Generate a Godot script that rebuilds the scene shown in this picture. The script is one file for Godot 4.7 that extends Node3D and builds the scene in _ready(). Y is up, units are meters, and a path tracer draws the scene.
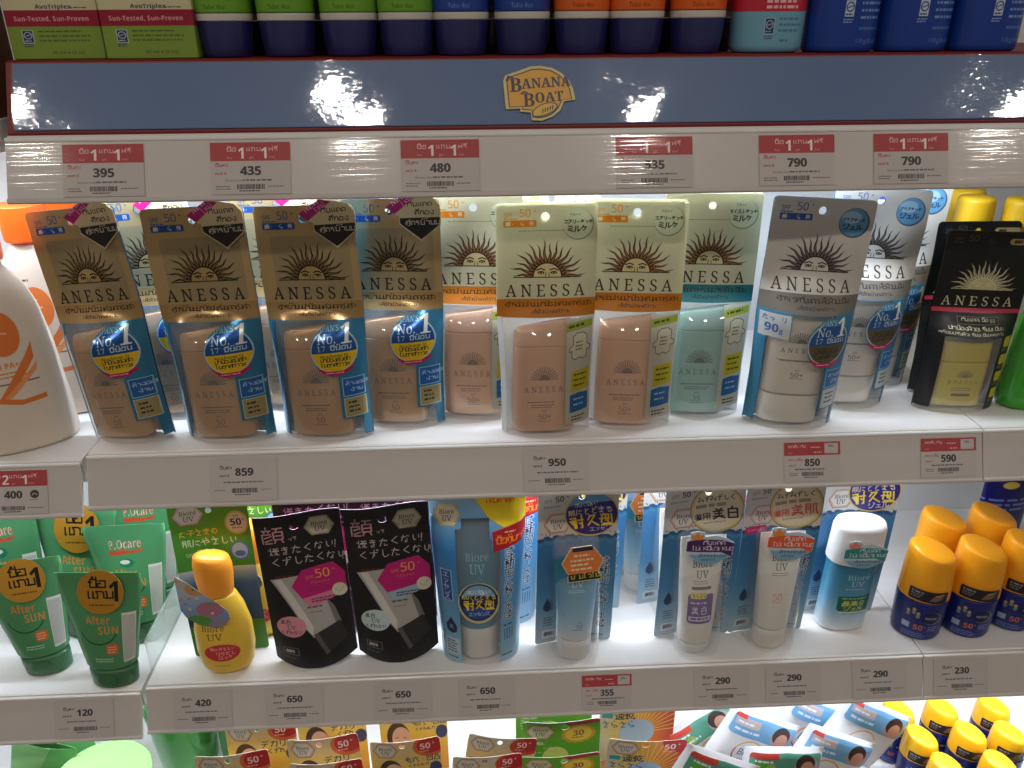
extends Node3D
# A lit shop shelf of sun-care products seen from slightly above: three shelves and the tops of a fourth, price rails, tags and packs.
# y = 0 is the upper edge of the first price rail, z = 0 its front, x = 0 the middle of the bay; every measure is in metres.

func _ready() -> void:
	rng.seed = 7
	# camera
	var cam := Camera3D.new()
	cam.name = "camera"
	cam.position = Vector3(-0.0659, 0.0883, 0.7115)
	cam.rotation = Vector3(-0.4255, -0.0470, -0.0071)
	cam.fov = 51.04
	cam.near = 0.02
	cam.current = true
	add_child(cam)
	# environment
	var env := Environment.new()
	env.background_mode = Environment.BG_COLOR
	env.background_color = Color(0.02, 0.02, 0.02)
	env.tonemap_mode = Environment.TONE_MAPPER_LINEAR
	env.tonemap_exposure = EXPOSURE
	env.sdfgi_enabled = true
	env.ssao_enabled = true
	env.ssil_enabled = true
	var we := WorldEnvironment.new()
	we.name = "environment"
	we.environment = env
	add_child(we)
	# lamps of the shop: a row of ceiling downlights behind the viewer, and a light strip under the front of the shelves
	for a in [[-2.4, "first"], [-1.40, "second"], [-0.42, "third"], [0.44, "fourth"], [1.60, "fifth"], [2.6, "sixth"]]:
		downlight(Vector3(a[0], 1.25, 1.42), a[1])
	room()
	shelves()
	tags()
	top_shelf()
	second_shelf()
	third_shelf()
	fourth_shelf()

const EXPOSURE := 1.0
const DOWN := 0.53
const STRIP := 0.26
const WARM := Color(1.0, 0.965, 0.92)
const COOL := Color(0.91, 0.95, 1.0)
# ---------------------------------------------------------------- painting of printed surfaces
# A canvas is measured in millimetres of the printed thing, x to the right and y down.
var cv: Image
var ck := 6.0
var xf := Transform2D()
var rng := RandomNumberGenerator.new()
var fonts := {}
var letters := {}

# Strokes of the Thai and Japanese characters on the packs: each word is one pen stroke of (x, y) digits on a ten by ten grid.
const STROKES := {
	"ก": "1815241333536468", "ข": "1323286863", "ค": "181433536468 153537", "ง": "4363684815", "จ": "144363684845", "ช": "1323286863 6373", "ซ": "142328686373 1434",
	"ด": "362815235364 6468", "ต": "362815233443536468", "ถ": "1828251323536468", "ท": "132328 25436368", "น": "13232868 6368", "บ": "1323286863", "ป": "1323286861", "ผ": "1318456863",
	"ฝ": "1318456861", "พ": "1318446863", "ฟ": "1318446861", "ม": "132328 1868 6368", "ย": "132315352868 6863", "ร": "53232555 5558", "ล": "36281545 23536468", "ว": "23536468 6848",
	"ส": "36281545 23536468 5371", "ห": "132328 254668 6343", "อ": "3515185868633323", "ะ": "24345443 27375746", "า": "23536468", "แ": "232838 535868", "เ": "232838", "โ": "113138 3848",
	"ไ": "41213138 3848", "ใ": "31213138 3848", "ั": "326260", "ิ": "22314162 2262", "ี": "2262 2241 6260", "ื": "2262 6260 4240", "ุ": "4959", "ู": "495969", "้": "304131 6160", "่": "5051",
	"ำ": "20304030 23536468", "ภ": "1828251323536468", "ศ": "181433536468 5371", "ษ": "1323286863 4575", "ธ": "532325555828", "ณ": "1815241333536468 6888", "ฉ": "144363684845", "์": "506070", "็": "31415161",
	"顔": "2021 0242 1213 3233 0444 0409 4516 4718 4919 5191 7163 5393 5357 9397 5595 5797 6759 8799", "焼": "2127 2719 2739 0314 4435 4292 5155 8155 4494 4595 6659 7679 7899",
	"感": "1292 1218 6069 8062 3252 3454 3636 5636 1829 3859 5979 7799 6778", "動": "1141 0343 1434 1446 3446 1545 2129 0646 0949 5393 9399 7069 6059", "的": "2011 1143 1118 4348 1545 1848 6052 5292 9289 8979 6475",
	"軽": "0141 1343 1346 4346 1646 1444 2029 0848 5191 9156 5699 5787 7589 5999", "水": "5159 5948 1343 4318 8264 6499", "耐": "0141 2142 0343 0349 4349 2338 3339 5393 8089 8979 6576", "久": "4124 3171 7128 4599",
	"型": "1151 0454 2117 4146 6165 8187 2888 5568 1999", "美": "3142 7162 1383 2575 1787 5257 5719 5799", "白": "5042 2282 2229 8289 2989 2585", "肌": "1118 1141 4149 1343 1545 6168 6181 8187 8799",
	"薬": "0292 3031 6061 4454 3373 3338 7378 3575 3878 0696 5659 5619 5699 1425 8475", "用": "1119 1181 8189 1484 1686 5159", "子": "2181 8153 5358 5848 0595", "毛": "7121 1383 1585 4047 4779 7997",
	"穴": "5051 1282 1213 8283 3419 6499", "凹": "1119 1989 8981 1131 3135 3565 6561 6181", "凸": "3135 3515 1519 1989 8985 8565 6561 6131", "速": "3191 4383 4346 8386 4686 6068 6638 6688 1112 0424 2428 2819 1939 3999",
	"乾": "0141 2022 0343 0346 4346 0545 0848 2629 6051 5291 6484 8457 5799 9997", "強": "0131 3133 3303 0306 0636 3639 3919 6143 5484 5487 8487 5787 6369 4999 8698", "力": "1383 8379 7969 4144 4419",
	"紫": "2024 0424 2242 6064 8162 6494 5535 3557 5737 5759 3719 7899", "外": "2012 1242 4219 2435 6069 6585", "線": "2012 1231 3115 1535 2629 1618 3638 6051 5292 5255 9295 5494 5595 7579 5658 8697",
	"最": "2181 2124 8184 2284 2484 0595 1519 1737 4549 0949 6696 9658 5899", "高": "5051 0191 3272 3234 7274 3474 1519 1595 9599 3676 3638 7678 3878", "分": "4014 5094 2575 7569 6949 4528",
	"お": "1363 4118 18476879 7283", "さ": "1383 3065 6539 3979", "ま": "1282 1484 5057 5728 2848 4879", "の": "5238 3815 1532 3272 7286 8659", "や": "0573 7386 8656 2149 5062", "と": "3144 7235 3537 3979",
	"ど": "3144 7235 3537 3979 7081 8091", "る": "2272 7224 2474 7488 8859 5937 3757", "す": "1383 5056 5646 4645 4555 5639", "ず": "1383 5056 5646 4645 4555 5639 7081 8091", "れ": "2129 0232 3218 3265 6563 6378 7899",
	"み": "1141 4118 0636 3696 7389", "も": "3138 3868 6887 1353 1656", "り": "2126 7177 7749", "ら": "4051 2226 2666 6688 8849", "く": "712579", "し": "3137496987", "い": "22263847 7276", "た": "1363 4119 5484 5758 5989",
	"な": "1353 3117 6283 6568594857", "に": "2119 4383 4689", "っ": "25548578 7859", "て": "1282 8254 5457 5779", "き": "2272 2474 4167 6747 3739 3969",
	"ミ": "2172 2475 1688", "ル": "2126 2609 5158 5895", "ク": "3014 2272 7237", "ジ": "1122 0423 1858 5891 7081", "ェ": "2474 5458 1888", "エ": "1282 5258 0898", "ッ": "2334 4354 8367 6739", "セ": "0584 8466 3038 3888",
	"ン": "1133 1868 6893", "ス": "1171 7109 4699", "カ": "1282 8278 7868 4142 4218", "ト": "3139 3467", "デ": "1161 0474 4445 4519 7081", "ー": "1585", "タ": "3014 2272 7227 3465", "チ": "6121 1484 4148",
	"ア": "1181 8155 4346 4619", "リ": "2126 7177 7749", "フ": "1282 8239", "ロ": "1181 1118 8188 1888", "モ": "1171 1474 4148 4888", "イ": "7114 4449", "・": "4555",
}
const MARKS := "ัิีืุู้่์็"

func begin(w: float, h: float, bg: Color, k := 6.0) -> void:
	ck = k
	xf = Transform2D()
	cv = Image.create(int(w * k / 2.0) * 2, int(h * k / 2.0) * 2, false, Image.FORMAT_RGBA8)
	cv.fill(bg)

func finish() -> ImageTexture:
	cv.shrink_x2()
	return ImageTexture.create_from_image(cv)

func c8(r: int, g: int, b: int) -> Color:
	return Color8(r, g, b)

func rect(x: float, y: float, w: float, h: float, c: Color) -> void:
	if xf == Transform2D():
		cv.fill_rect(Rect2i(roundi(x * ck), roundi(y * ck), roundi((x + w) * ck) - roundi(x * ck), roundi((y + h) * ck) - roundi(y * ck)), c)
	else:
		poly([Vector2(x, y), Vector2(x + w, y), Vector2(x + w, y + h), Vector2(x, y + h)], c)

func grad(x: float, y: float, w: float, h: float, stops: Array, down := true) -> void:
	var g := Gradient.new()
	g.offsets = PackedFloat32Array(stops.map(func(s): return s[0]))
	g.colors = PackedColorArray(stops.map(func(s): return s[1]))
	var n := roundi((h if down else w) * ck)
	for i in n:
		var c := g.sample((i + 0.5) / n)
		if down:
			cv.fill_rect(Rect2i(roundi(x * ck), roundi(y * ck) + i, roundi(w * ck), 1), c)
		else:
			cv.fill_rect(Rect2i(roundi(x * ck) + i, roundi(y * ck), 1, roundi(h * ck)), c)

func poly(pts: Array, c: Color) -> void:
	var n := pts.size()
	var q := PackedVector2Array()
	var lo := 1e9
	var hi := -1e9
	for p: Vector2 in pts:
		var t: Vector2 = (xf * p) * ck
		q.append(t)
		lo = minf(lo, t.y)
		hi = maxf(hi, t.y)
	for yy in range(maxi(0, floori(lo)), mini(cv.get_height(), ceili(hi) + 1)):
		var yc := yy + 0.5
		var xs: Array[float] = []
		for i in n:
			var a := q[i]
			var b := q[(i + 1) % n]
			if (a.y <= yc) != (b.y <= yc):
				xs.append(a.x + (yc - a.y) / (b.y - a.y) * (b.x - a.x))
		xs.sort()
		for i in range(0, xs.size() - 1, 2):
			var x0 := roundi(xs[i])
			var x1 := roundi(xs[i + 1])
			if x1 > x0:
				cv.fill_rect(Rect2i(x0, yy, x1 - x0, 1), c)

func ell(cx: float, cy: float, rx: float, ry: float, c: Color, a0 := 0.0, a1 := 360.0) -> void:
	var pts := []
	for i in 33:
		var a := deg_to_rad(lerpf(a0, a1, i / 32.0))
		pts.append(Vector2(cx + rx * cos(a), cy - ry * sin(a)))
	poly(pts, c)

func line(pts: Array, w: float, c: Color) -> void:
	for i in pts.size() - 1:
		var a: Vector2 = pts[i]
		var b: Vector2 = pts[i + 1]
		var d := (b - a).normalized() * w * 0.5
		var n := Vector2(-d.y, d.x)
		poly([a - d * 0.6 + n, b + d * 0.6 + n, b + d * 0.6 - n, a - d * 0.6 - n], c)

func rrect(x: float, y: float, w: float, h: float, r: float, c: Color) -> void:
	var pts := []
	for q in [[x + w - r, y + r, 90], [x + r, y + r, 180], [x + r, y + h - r, 270], [x + w - r, y + h - r, 360]]:
		for i in 5:
			var a := deg_to_rad(q[2] - 90.0 + 90.0 * i / 4.0)
			pts.append(Vector2(q[0] + r * cos(a), q[1] - r * sin(a)))
	poly(pts, c)

func hexagon(cx: float, cy: float, w: float, h: float, c: Color) -> void:
	poly([Vector2(cx - w / 2, cy), Vector2(cx - w * 0.27, cy - h / 2), Vector2(cx + w * 0.27, cy - h / 2), Vector2(cx + w / 2, cy), Vector2(cx + w * 0.27, cy + h / 2), Vector2(cx - w * 0.27, cy + h / 2)], c)

func letter(f: String, ch: String) -> Array:
	var key := f + ch
	if letters.has(key):
		return letters[key]
	if not fonts.has(f):
		var s := SystemFont.new()
		s.font_names = PackedStringArray([{"s": "Droid Sans", "b": "Droid Sans", "r": "Droid Serif", "t": "Droid Serif"}[f]])
		s.font_weight = 700 if f in ["b", "t"] else 400
		fonts[f] = [s, 0.0, 1.0]
		var hh: PackedVector2Array = letter(f, "H")[0]
		var y0 := 1e9
		var y1 := -1e9
		for p in hh:
			y0 = minf(y0, p.y)
			y1 = maxf(y1, p.y)
		fonts[f][1] = y0
		fonts[f][2] = y1 - y0
		letters.clear()
	var m := TextMesh.new()
	m.font = fonts[f][0]
	m.text = ch
	m.font_size = 64
	m.pixel_size = 1.0 / 64.0
	m.depth = 0.0
	m.curve_step = 3.0
	m.horizontal_alignment = HORIZONTAL_ALIGNMENT_LEFT
	m.vertical_alignment = VERTICAL_ALIGNMENT_BOTTOM
	var tris := PackedVector2Array()
	if ch != " ":
		var a := m.get_mesh_arrays()
		var v: PackedVector3Array = a[Mesh.ARRAY_VERTEX]
		var idx = a[Mesh.ARRAY_INDEX]
		if idx == null or idx.size() == 0:
			for p in v:
				tris.append(Vector2(p.x, p.y))
		else:
			for i in idx:
				tris.append(Vector2(v[i].x, v[i].y))
	var adv: float = fonts[f][0].get_string_size(ch, HORIZONTAL_ALIGNMENT_LEFT, -1, 64).x / 64.0
	letters[key] = [tris, adv]
	return letters[key]

# Latin lettering; y is the baseline, cap the height of a capital, al 0 left, 0.5 centred, 1 right.
func text(s: String, x: float, y: float, cap: float, c: Color, f := "s", al := 0.0, wide := 1.0, track := 0.0) -> void:
	letter(f, "H")
	var sc: float = cap / fonts[f][2]
	var total := 0.0
	for ch in s:
		total += letter(f, ch)[1] * sc * wide + track
	var px := x - total * al
	for ch in s:
		var g := letter(f, ch)
		var t: PackedVector2Array = g[0]
		for i in range(0, t.size() - 2, 3):
			var q := []
			for j in 3:
				q.append(Vector2(px + t[i + j].x * sc * wide, y - (t[i + j].y - fonts[f][1]) * sc))
			poly(q, c)
		px += g[1] * sc * wide + track

# Thai and Japanese lettering from strokes; (x, y) is the upper corner of the first character.
func pen(s: String, x: float, y: float, size: float, c: Color, w := 0.12, al := 0.0, adv := 1.0, down := false) -> void:
	var n := 0
	for ch in s:
		if not MARKS.contains(ch):
			n += 1
	var ox := x - n * size * adv * al
	var oy := y
	var px := ox
	var py := oy
	for ch in s:
		if not MARKS.contains(ch):
			px = ox
			py = oy
			if down:
				oy += size * adv
			else:
				ox += size * adv
		if not STROKES.has(ch):
			continue
		var thai := ch.unicode_at(0) < 0x1000
		for st: String in STROKES[ch].split(" "):
			var pts := []
			for i in range(0, st.length() - 1, 2):
				pts.append(Vector2(px + st[i].to_int() * size * (0.12 if thai else 0.105), py + st[i + 1].to_int() * size * 0.105))
			line(pts, size * w, c)

# Rows of print too small to read.
func fine(x: float, y: float, w: float, rows: int, h: float, gap: float, c: Color) -> void:
	for r in rows:
		var px := x
		var stop := x + w * rng.randf_range(0.75, 1.0)
		while px < stop:
			var l := rng.randf_range(h * 0.8, h * 3.2)
			rect(px, y + r * gap, minf(l, stop - px), h, c)
			px += l + h * 0.55

func bars(x: float, y: float, w: float, h: float, c: Color) -> void:
	var px := x
	while px < x + w:
		var l := rng.randf_range(0.35, 1.0)
		rect(px, y, l, h, c)
		px += l + rng.randf_range(0.3, 0.7)

# The emblem of a half sun with a face: (cx, cy) is the middle of its lower edge.
func sun(cx: float, cy: float, r: float, ink: Color, face: Color, fill: Color) -> void:
	for i in 16:
		var a := deg_to_rad(4.0 + 172.0 * i / 15.0)
		var reach := r * (2.75 if i % 2 == 0 else 2.45)
		for layer in 2:
			var l := []
			var rr := []
			for j in 9:
				var t := j / 8.0
				var d := lerpf(r * 1.02, reach * (1.0 if layer == 0 else 0.9), t)
				var off := sin(t * 7.0 + i * 0.3) * r * 0.07 * (1.0 if i < 8 else -1.0) * minf(1.0, t * 2.0)
				var half := r * (0.15 if layer == 0 else 0.085) * (1.0 - t) * (1.0 if t > 0.12 else 0.75)
				var p := Vector2(cx + d * cos(a) - off * sin(a), cy - d * sin(a) - off * cos(a))
				var n := Vector2(-sin(a), -cos(a)) * half
				l.append(p + n)
				rr.push_front(p - n)
			poly(l + rr, ink if layer == 0 else fill)
	ell(cx, cy, r * 1.06, r * 1.06, ink, 0, 180)
	ell(cx, cy, r * 0.97, r * 0.97, face, 0, 180)
	rect(cx - r * 2.4, cy - r * 0.03, r * 4.8, r * 0.07, ink)
	for s in [-1.0, 1.0]:
		line([Vector2(cx + s * r * 0.18, cy - r * 0.52), Vector2(cx + s * r * 0.45, cy - r * 0.62), Vector2(cx + s * r * 0.75, cy - r * 0.5)], r * 0.08, ink)
		ell(cx + s * r * 0.45, cy - r * 0.33, r * 0.24, r * 0.1, ink)
		ell(cx + s * r * 0.45, cy - r * 0.31, r * 0.15, r * 0.05, face)
		ell(cx + s * r * 0.45, cy - r * 0.33, r * 0.06, r * 0.07, ink)
		line([Vector2(cx + s * r * 0.1, cy - r * 0.32), Vector2(cx + s * r * 0.12, cy - r * 0.04)], r * 0.04, ink)

func sun_small(cx: float, cy: float, r: float, ink: Color) -> void:
	for i in 15:
		var a := deg_to_rad(6.0 + 168.0 * i / 14.0)
		var d := Vector2(cos(a), -sin(a))
		line([Vector2(cx, cy) + d * r * 1.15, Vector2(cx, cy) + d * r * 2.3], r * 0.16, ink)
	ell(cx, cy, r, r, ink, 0, 180)

# ---------------------------------------------------------------- shapes
var vs := PackedVector3Array()
var uvs := PackedVector2Array()
var ix := PackedInt32Array()

func fresh() -> void:
	vs = PackedVector3Array()
	uvs = PackedVector2Array()
	ix = PackedInt32Array()

func vert(p: Vector3, uv := Vector2.ZERO) -> int:
	vs.append(p)
	uvs.append(uv)
	return vs.size() - 1

func tri(a: int, b: int, c: int) -> void:
	ix.append(a)
	ix.append(b)
	ix.append(c)

func quad(a: int, b: int, c: int, d: int) -> void:
	tri(a, b, c)
	tri(a, c, d)

# Adds what was collected to a mesh as one surface with normals weighted by area (faces run clockwise seen from outside).
func surface(m: ArrayMesh) -> ArrayMesh:
	var ns := PackedVector3Array()
	ns.resize(vs.size())
	for i in range(0, ix.size(), 3):
		var n := (vs[ix[i + 2]] - vs[ix[i]]).cross(vs[ix[i + 1]] - vs[ix[i]])
		for j in 3:
			ns[ix[i + j]] += n
	for i in ns.size():
		ns[i] = ns[i].normalized() if ns[i].length_squared() > 1e-20 else Vector3.UP
	var a := []
	a.resize(Mesh.ARRAY_MAX)
	a[Mesh.ARRAY_VERTEX] = vs
	a[Mesh.ARRAY_NORMAL] = ns
	a[Mesh.ARRAY_TEX_UV] = uvs
	a[Mesh.ARRAY_INDEX] = ix
	m.add_surface_from_arrays(Mesh.PRIMITIVE_TRIANGLES, a)
	fresh()
	return m

# A bent sheet with thickness. pos(u, v) is its front; u runs right, v down. hole = [u, v, ru, rv]; tops / feet = rounding of the upper / lower corners as [ru, rv].
# Surface 0 is the printed front, surface 1 the back and the cut edges.
func sheet(pos: Callable, u0: float, u1: float, v0: float, v1: float, nu: int, nv: int, t := 0.0004, hole := [], tops := [], feet := []) -> ArrayMesh:
	var us: Array[float] = []
	var rows: Array[float] = []
	for i in nu + 1:
		us.append(lerpf(u0, u1, float(i) / nu))
	for i in nv + 1:
		rows.append(lerpf(v0, v1, float(i) / nv))
	if tops:
		for k in [0.04, 0.15, 0.35, 0.6, 1.0]:
			rows.append(v0 + tops[1] * k)
	if feet:
		for k in [0.04, 0.15, 0.35, 0.6, 1.0]:
			rows.append(v1 - feet[1] * k)
	if hole:
		for s in [-1.35, 1.35]:
			us.append(hole[0] + s * hole[2])
			rows.append(hole[1] + s * hole[3])
		us = us.filter(func(x): return absf(x - hole[0]) > hole[2] * 1.34)
		rows = rows.filter(func(y): return absf(y - hole[1]) > hole[3] * 1.34)
	us.sort()
	rows.sort()
	var squeeze := func(u: float, v: float) -> float:
		var inset := 0.0
		if tops and v < v0 + tops[1]:
			inset = tops[0] * (1.0 - sqrt(maxf(0.0, 1.0 - pow((v0 + tops[1] - v) / tops[1], 2.0))))
		if feet and v > v1 - feet[1]:
			inset = feet[0] * (1.0 - sqrt(maxf(0.0, 1.0 - pow((v - v1 + feet[1]) / feet[1], 2.0))))
		return lerpf(u0 + inset, u1 - inset, (u - u0) / (u1 - u0))
	var m := ArrayMesh.new()
	for side in 2:
		fresh()
		var back := Vector3(0, 0, -t * side)
		var id := []
		for v in rows:
			var r := []
			for u in us:
				var uu: float = squeeze.call(u, v)
				r.append(vert(pos.call(uu, v) + back, Vector2(uu, v)))
			id.append(r)
		for j in rows.size() - 1:
			for i in us.size() - 1:
				if hole and absf((us[i] + us[i + 1]) / 2 - hole[0]) < hole[2] and absf((rows[j] + rows[j + 1]) / 2 - hole[1]) < hole[3]:
					var sq := []
					var ci := []
					for k in 16:
						var a := TAU * k / 16.0 + PI / 4
						var d := Vector2(cos(a), sin(a))
						var e := d / maxf(absf(d.x), absf(d.y)) * 1.35
						var pu: float = hole[0] + e.x * hole[2]
						var pv: float = hole[1] + e.y * hole[3]
						sq.append(vert(pos.call(pu, pv) + back, Vector2(pu, pv)))
						pu = hole[0] + d.x * hole[2]
						pv = hole[1] + d.y * hole[3]
						ci.append(vert(pos.call(pu, pv) + back, Vector2(pu, pv)))
					for k in 16:
						var k2 := (k + 1) % 16
						if side == 0:
							quad(sq[k], sq[k2], ci[k2], ci[k])
						else:
							quad(sq[k2], sq[k], ci[k], ci[k2])
							var p: Vector3 = vs[ci[k]] - back
							var p2: Vector3 = vs[ci[k2]] - back
							quad(vert(p), vert(p2), vert(p2 + back), vert(p + back))
					continue
				if side == 0:
					quad(id[j][i], id[j][i + 1], id[j + 1][i + 1], id[j + 1][i])
				else:
					tri(id[j][i], id[j + 1][i + 1], id[j][i + 1])
					tri(id[j][i], id[j + 1][i], id[j + 1][i + 1])
		if side == 1:
			var rim := []
			for i in us.size():
				rim.append(vs[id[0][i]])
			for j in range(1, rows.size()):
				rim.append(vs[id[j][-1]])
			for i in range(us.size() - 2, -1, -1):
				rim.append(vs[id[-1][i]])
			for j in range(rows.size() - 2, -1, -1):
				rim.append(vs[id[j][0]])
			for i in rim.size() - 1:
				var p: Vector3 = rim[i]
				var p2: Vector3 = rim[i + 1]
				quad(vert(p2 - back), vert(p - back), vert(p), vert(p2))
		surface(m)
	return m

# A flat plate with any outline (metres, y up), thickness t, print laid over the box [x0, y0, x1, y1].
func plate(pts: PackedVector2Array, t: float, box: Array, bend := 0.0) -> ArrayMesh:
	if Geometry2D.is_polygon_clockwise(pts):
		pts.reverse()
	var m := ArrayMesh.new()
	var tr := Geometry2D.triangulate_polygon(pts)
	for side in 2:
		fresh()
		for p in pts:
			vert(Vector3(p.x, p.y, t * (1 - side) - bend * p.x * p.x), Vector2((p.x - box[0]) / (box[2] - box[0]), (box[3] - p.y) / (box[3] - box[1])))
		for i in range(0, tr.size(), 3):
			var a := tr[i]
			var b := tr[i + 1]
			var c := tr[i + 2]
			if (pts[b] - pts[a]).cross(pts[c] - pts[a]) > 0:
				var h := b
				b = c
				c = h
			if side == 0:
				tri(a, b, c)
			else:
				tri(a, c, b)
		if side == 1:
			for i in pts.size():
				var p := pts[i]
				var q := pts[(i + 1) % pts.size()]
				var zp := -bend * p.x * p.x
				var zq := -bend * q.x * q.x
				quad(vert(Vector3(p.x, p.y, zp)), vert(Vector3(p.x, p.y, zp + t)), vert(Vector3(q.x, q.y, zq + t)), vert(Vector3(q.x, q.y, zq)))
		surface(m)
	return m

func disc_outline(rx: float, ry: float, n := 28) -> PackedVector2Array:
	var o := PackedVector2Array()
	for i in n:
		o.append(Vector2(cos(TAU * i / n) * rx, sin(TAU * i / n) * ry))
	return o

# Points spaced evenly along a rounded outline, from the back round the left to the back.
func even_ring(rx: float, rz: float, e: float, seg: int) -> PackedVector2Array:
	var n := 160
	var p := PackedVector2Array()
	var run := PackedFloat32Array()
	for i in n + 1:
		# denser where the outline is flat
		var a := (float(i) / n - 0.5) * TAU
		a -= 0.20 * sin(4.0 * a) * (1.0 if e < 1.0 else 0.0)
		p.append(Vector2(rx * signf(sin(a)) * pow(absf(sin(a)), e), rz * signf(cos(a)) * pow(absf(cos(a)), e)))
		run.append(0.0 if i == 0 else run[i - 1] + p[i].distance_to(p[i - 1]))
	var o := PackedVector2Array()
	var k := 0
	for i in seg + 1:
		var s := run[n] * i / seg
		while k < n - 1 and run[k + 1] < s:
			k += 1
		o.append(p[k].lerp(p[k + 1], clampf((s - run[k]) / maxf(1e-9, run[k + 1] - run[k]), 0.0, 1.0)))
	return o

# A body lofted through rings [y, rx, rz, cz, exponent, slope, cx]; the print runs round it with its middle at the front.
func loft(rings: Array, seg := 36, ends := true) -> ArrayMesh:
	fresh()
	var yt: float = rings[-1][0]
	var yb: float = rings[0][0]
	var id := []
	for r in rings:
		var cz: float = r[3] if r.size() > 3 else 0.0
		var e: float = 2.0 / (r[4] if r.size() > 4 else 2.0)
		var slope: float = r[5] if r.size() > 5 else 0.0
		var cx: float = r[6] if r.size() > 6 else 0.0
		var row := []
		var even := even_ring(r[1], r[2], e, seg)
		for i in seg + 1:
			var x: float = even[i].x
			var z: float = even[i].y
			row.append(vert(Vector3(cx + x, r[0] + slope * x, cz + z), Vector2(float(i) / seg, (yt - r[0]) / (yt - yb))))
		id.append(row)
	for j in rings.size() - 1:
		for i in seg:
			quad(id[j][i], id[j + 1][i], id[j + 1][i + 1], id[j][i + 1])
	if ends:
		for k in [0, rings.size() - 1]:
			var r: Array = rings[k]
			var mid := vert(Vector3(r[6] if r.size() > 6 else 0.0, r[0], r[3] if r.size() > 3 else 0.0), Vector2(0.5, 0.0 if k else 1.0))
			for i in seg:
				if k:
					tri(mid, id[k][i + 1], id[k][i])
				else:
					tri(mid, id[k][i], id[k][i + 1])
	return surface(ArrayMesh.new())

# A box with chamfered edges; the front face carries the whole print, the sides its edge colours.
func block(w: float, h: float, d: float, c := 0.001, at := Vector3.ZERO) -> ArrayMesh:
	fresh()
	var box := func(p: Vector3) -> Vector2: return Vector2((p.x - at.x) / w + 0.5, 0.5 - (p.y - at.y) / h)
	var hx := w / 2
	var hy := h / 2
	var hz := d / 2
	for ax in 3:
		for s in [-1.0, 1.0]:
			var q := []
			for k in [[-1, -1], [-1, 1], [1, 1], [1, -1]]:
				var p := Vector3.ZERO
				p[ax] = s * [hx, hy, hz][ax]
				p[(ax + 1) % 3] = k[0] * ([hx, hy, hz][(ax + 1) % 3] - c)
				p[(ax + 2) % 3] = k[1] * ([hx, hy, hz][(ax + 2) % 3] - c)
				q.append(vert(p + at, box.call(p + at)))
			if s > 0:
				quad(q[0], q[1], q[2], q[3])
			else:
				quad(q[3], q[2], q[1], q[0])
	# chamfers
	for ax in 3:
		for k in [[-1, -1], [-1, 1], [1, 1], [1, -1]]:
			var b := (ax + 1) % 3
			var g := (ax + 2) % 3
			var half := [hx, hy, hz]
			var q := []
			for e in [[-1, 0], [1, 0], [1, 1], [-1, 1]]:
				var p := Vector3.ZERO
				p[ax] = e[0] * (half[ax] - c)
				p[b] = k[0] * (half[b] - (c if e[1] else 0.0))
				p[g] = k[1] * (half[g] - (0.0 if e[1] else c))
				q.append(vert(p + at, box.call(p + at)))
			var n := (vs[q[2]] - vs[q[0]]).cross(vs[q[1]] - vs[q[0]])
			var outwards := Vector3.ZERO
			outwards[b] = k[0]
			outwards[g] = k[1]
			if n.dot(outwards) > 0:
				quad(q[0], q[1], q[2], q[3])
			else:
				quad(q[3], q[2], q[1], q[0])
	return surface(ArrayMesh.new())

# A profile (z, y) swept along x from x0 to x1.
func run(profile: Array, x0: float, x1: float) -> ArrayMesh:
	fresh()
	var n := profile.size()
	var area := 0.0
	for i in n:
		area += profile[i].cross(profile[(i + 1) % n])
	for i in n:
		var a: Vector2 = profile[i]
		var b: Vector2 = profile[(i + 1) % n]
		if area < 0:
			var h := a
			a = b
			b = h
		quad(vert(Vector3(x0, b.y, b.x)), vert(Vector3(x0, a.y, a.x)), vert(Vector3(x1, a.y, a.x)), vert(Vector3(x1, b.y, b.x)))
	var tr := Geometry2D.triangulate_polygon(PackedVector2Array(profile))
	for e in 2:
		var x: float = [x0, x1][e]
		for i in range(0, tr.size(), 3):
			var a := vert(Vector3(x, profile[tr[i]].y, profile[tr[i]].x))
			var b := vert(Vector3(x, profile[tr[i + 1]].y, profile[tr[i + 1]].x))
			var c := vert(Vector3(x, profile[tr[i + 2]].y, profile[tr[i + 2]].x))
			var nx := (vs[c] - vs[a]).cross(vs[b] - vs[a]).x
			if (nx > 0) == (e == 1):
				tri(a, b, c)
			else:
				tri(a, c, b)
	return surface(ArrayMesh.new())

# ---------------------------------------------------------------- materials and nodes
func mat(c: Color, rough := 0.5, metal := 0.0, tex: Texture2D = null) -> StandardMaterial3D:
	var m := StandardMaterial3D.new()
	m.albedo_color = c
	m.roughness = rough
	m.metallic = metal
	if tex:
		m.albedo_texture = tex
		m.texture_repeat = false
	return m

func print_mat(tex: Texture2D, rough := 0.35, metal := 0.0) -> StandardMaterial3D:
	return mat(Color.WHITE, rough, metal, tex)

func clear_mat(c: Color, a: float, rough := 0.08) -> StandardMaterial3D:
	var m := mat(Color(c.r, c.g, c.b, a), rough)
	m.transparency = BaseMaterial3D.TRANSPARENCY_ALPHA
	m.cull_mode = BaseMaterial3D.CULL_DISABLED
	return m

func part(parent: Node3D, called: String, mesh: Mesh, m0: Material, m1: Material = null, at := Vector3.ZERO, label := "") -> MeshInstance3D:
	var o := MeshInstance3D.new()
	o.name = called
	o.mesh = mesh
	o.set_surface_override_material(0, m0)
	if mesh.get_surface_count() > 1:
		o.set_surface_override_material(1, m1 if m1 else m0)
	o.position = at
	if label:
		o.set_meta("label", label)
	parent.add_child(o, true)
	return o

var taken := {}

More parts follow.
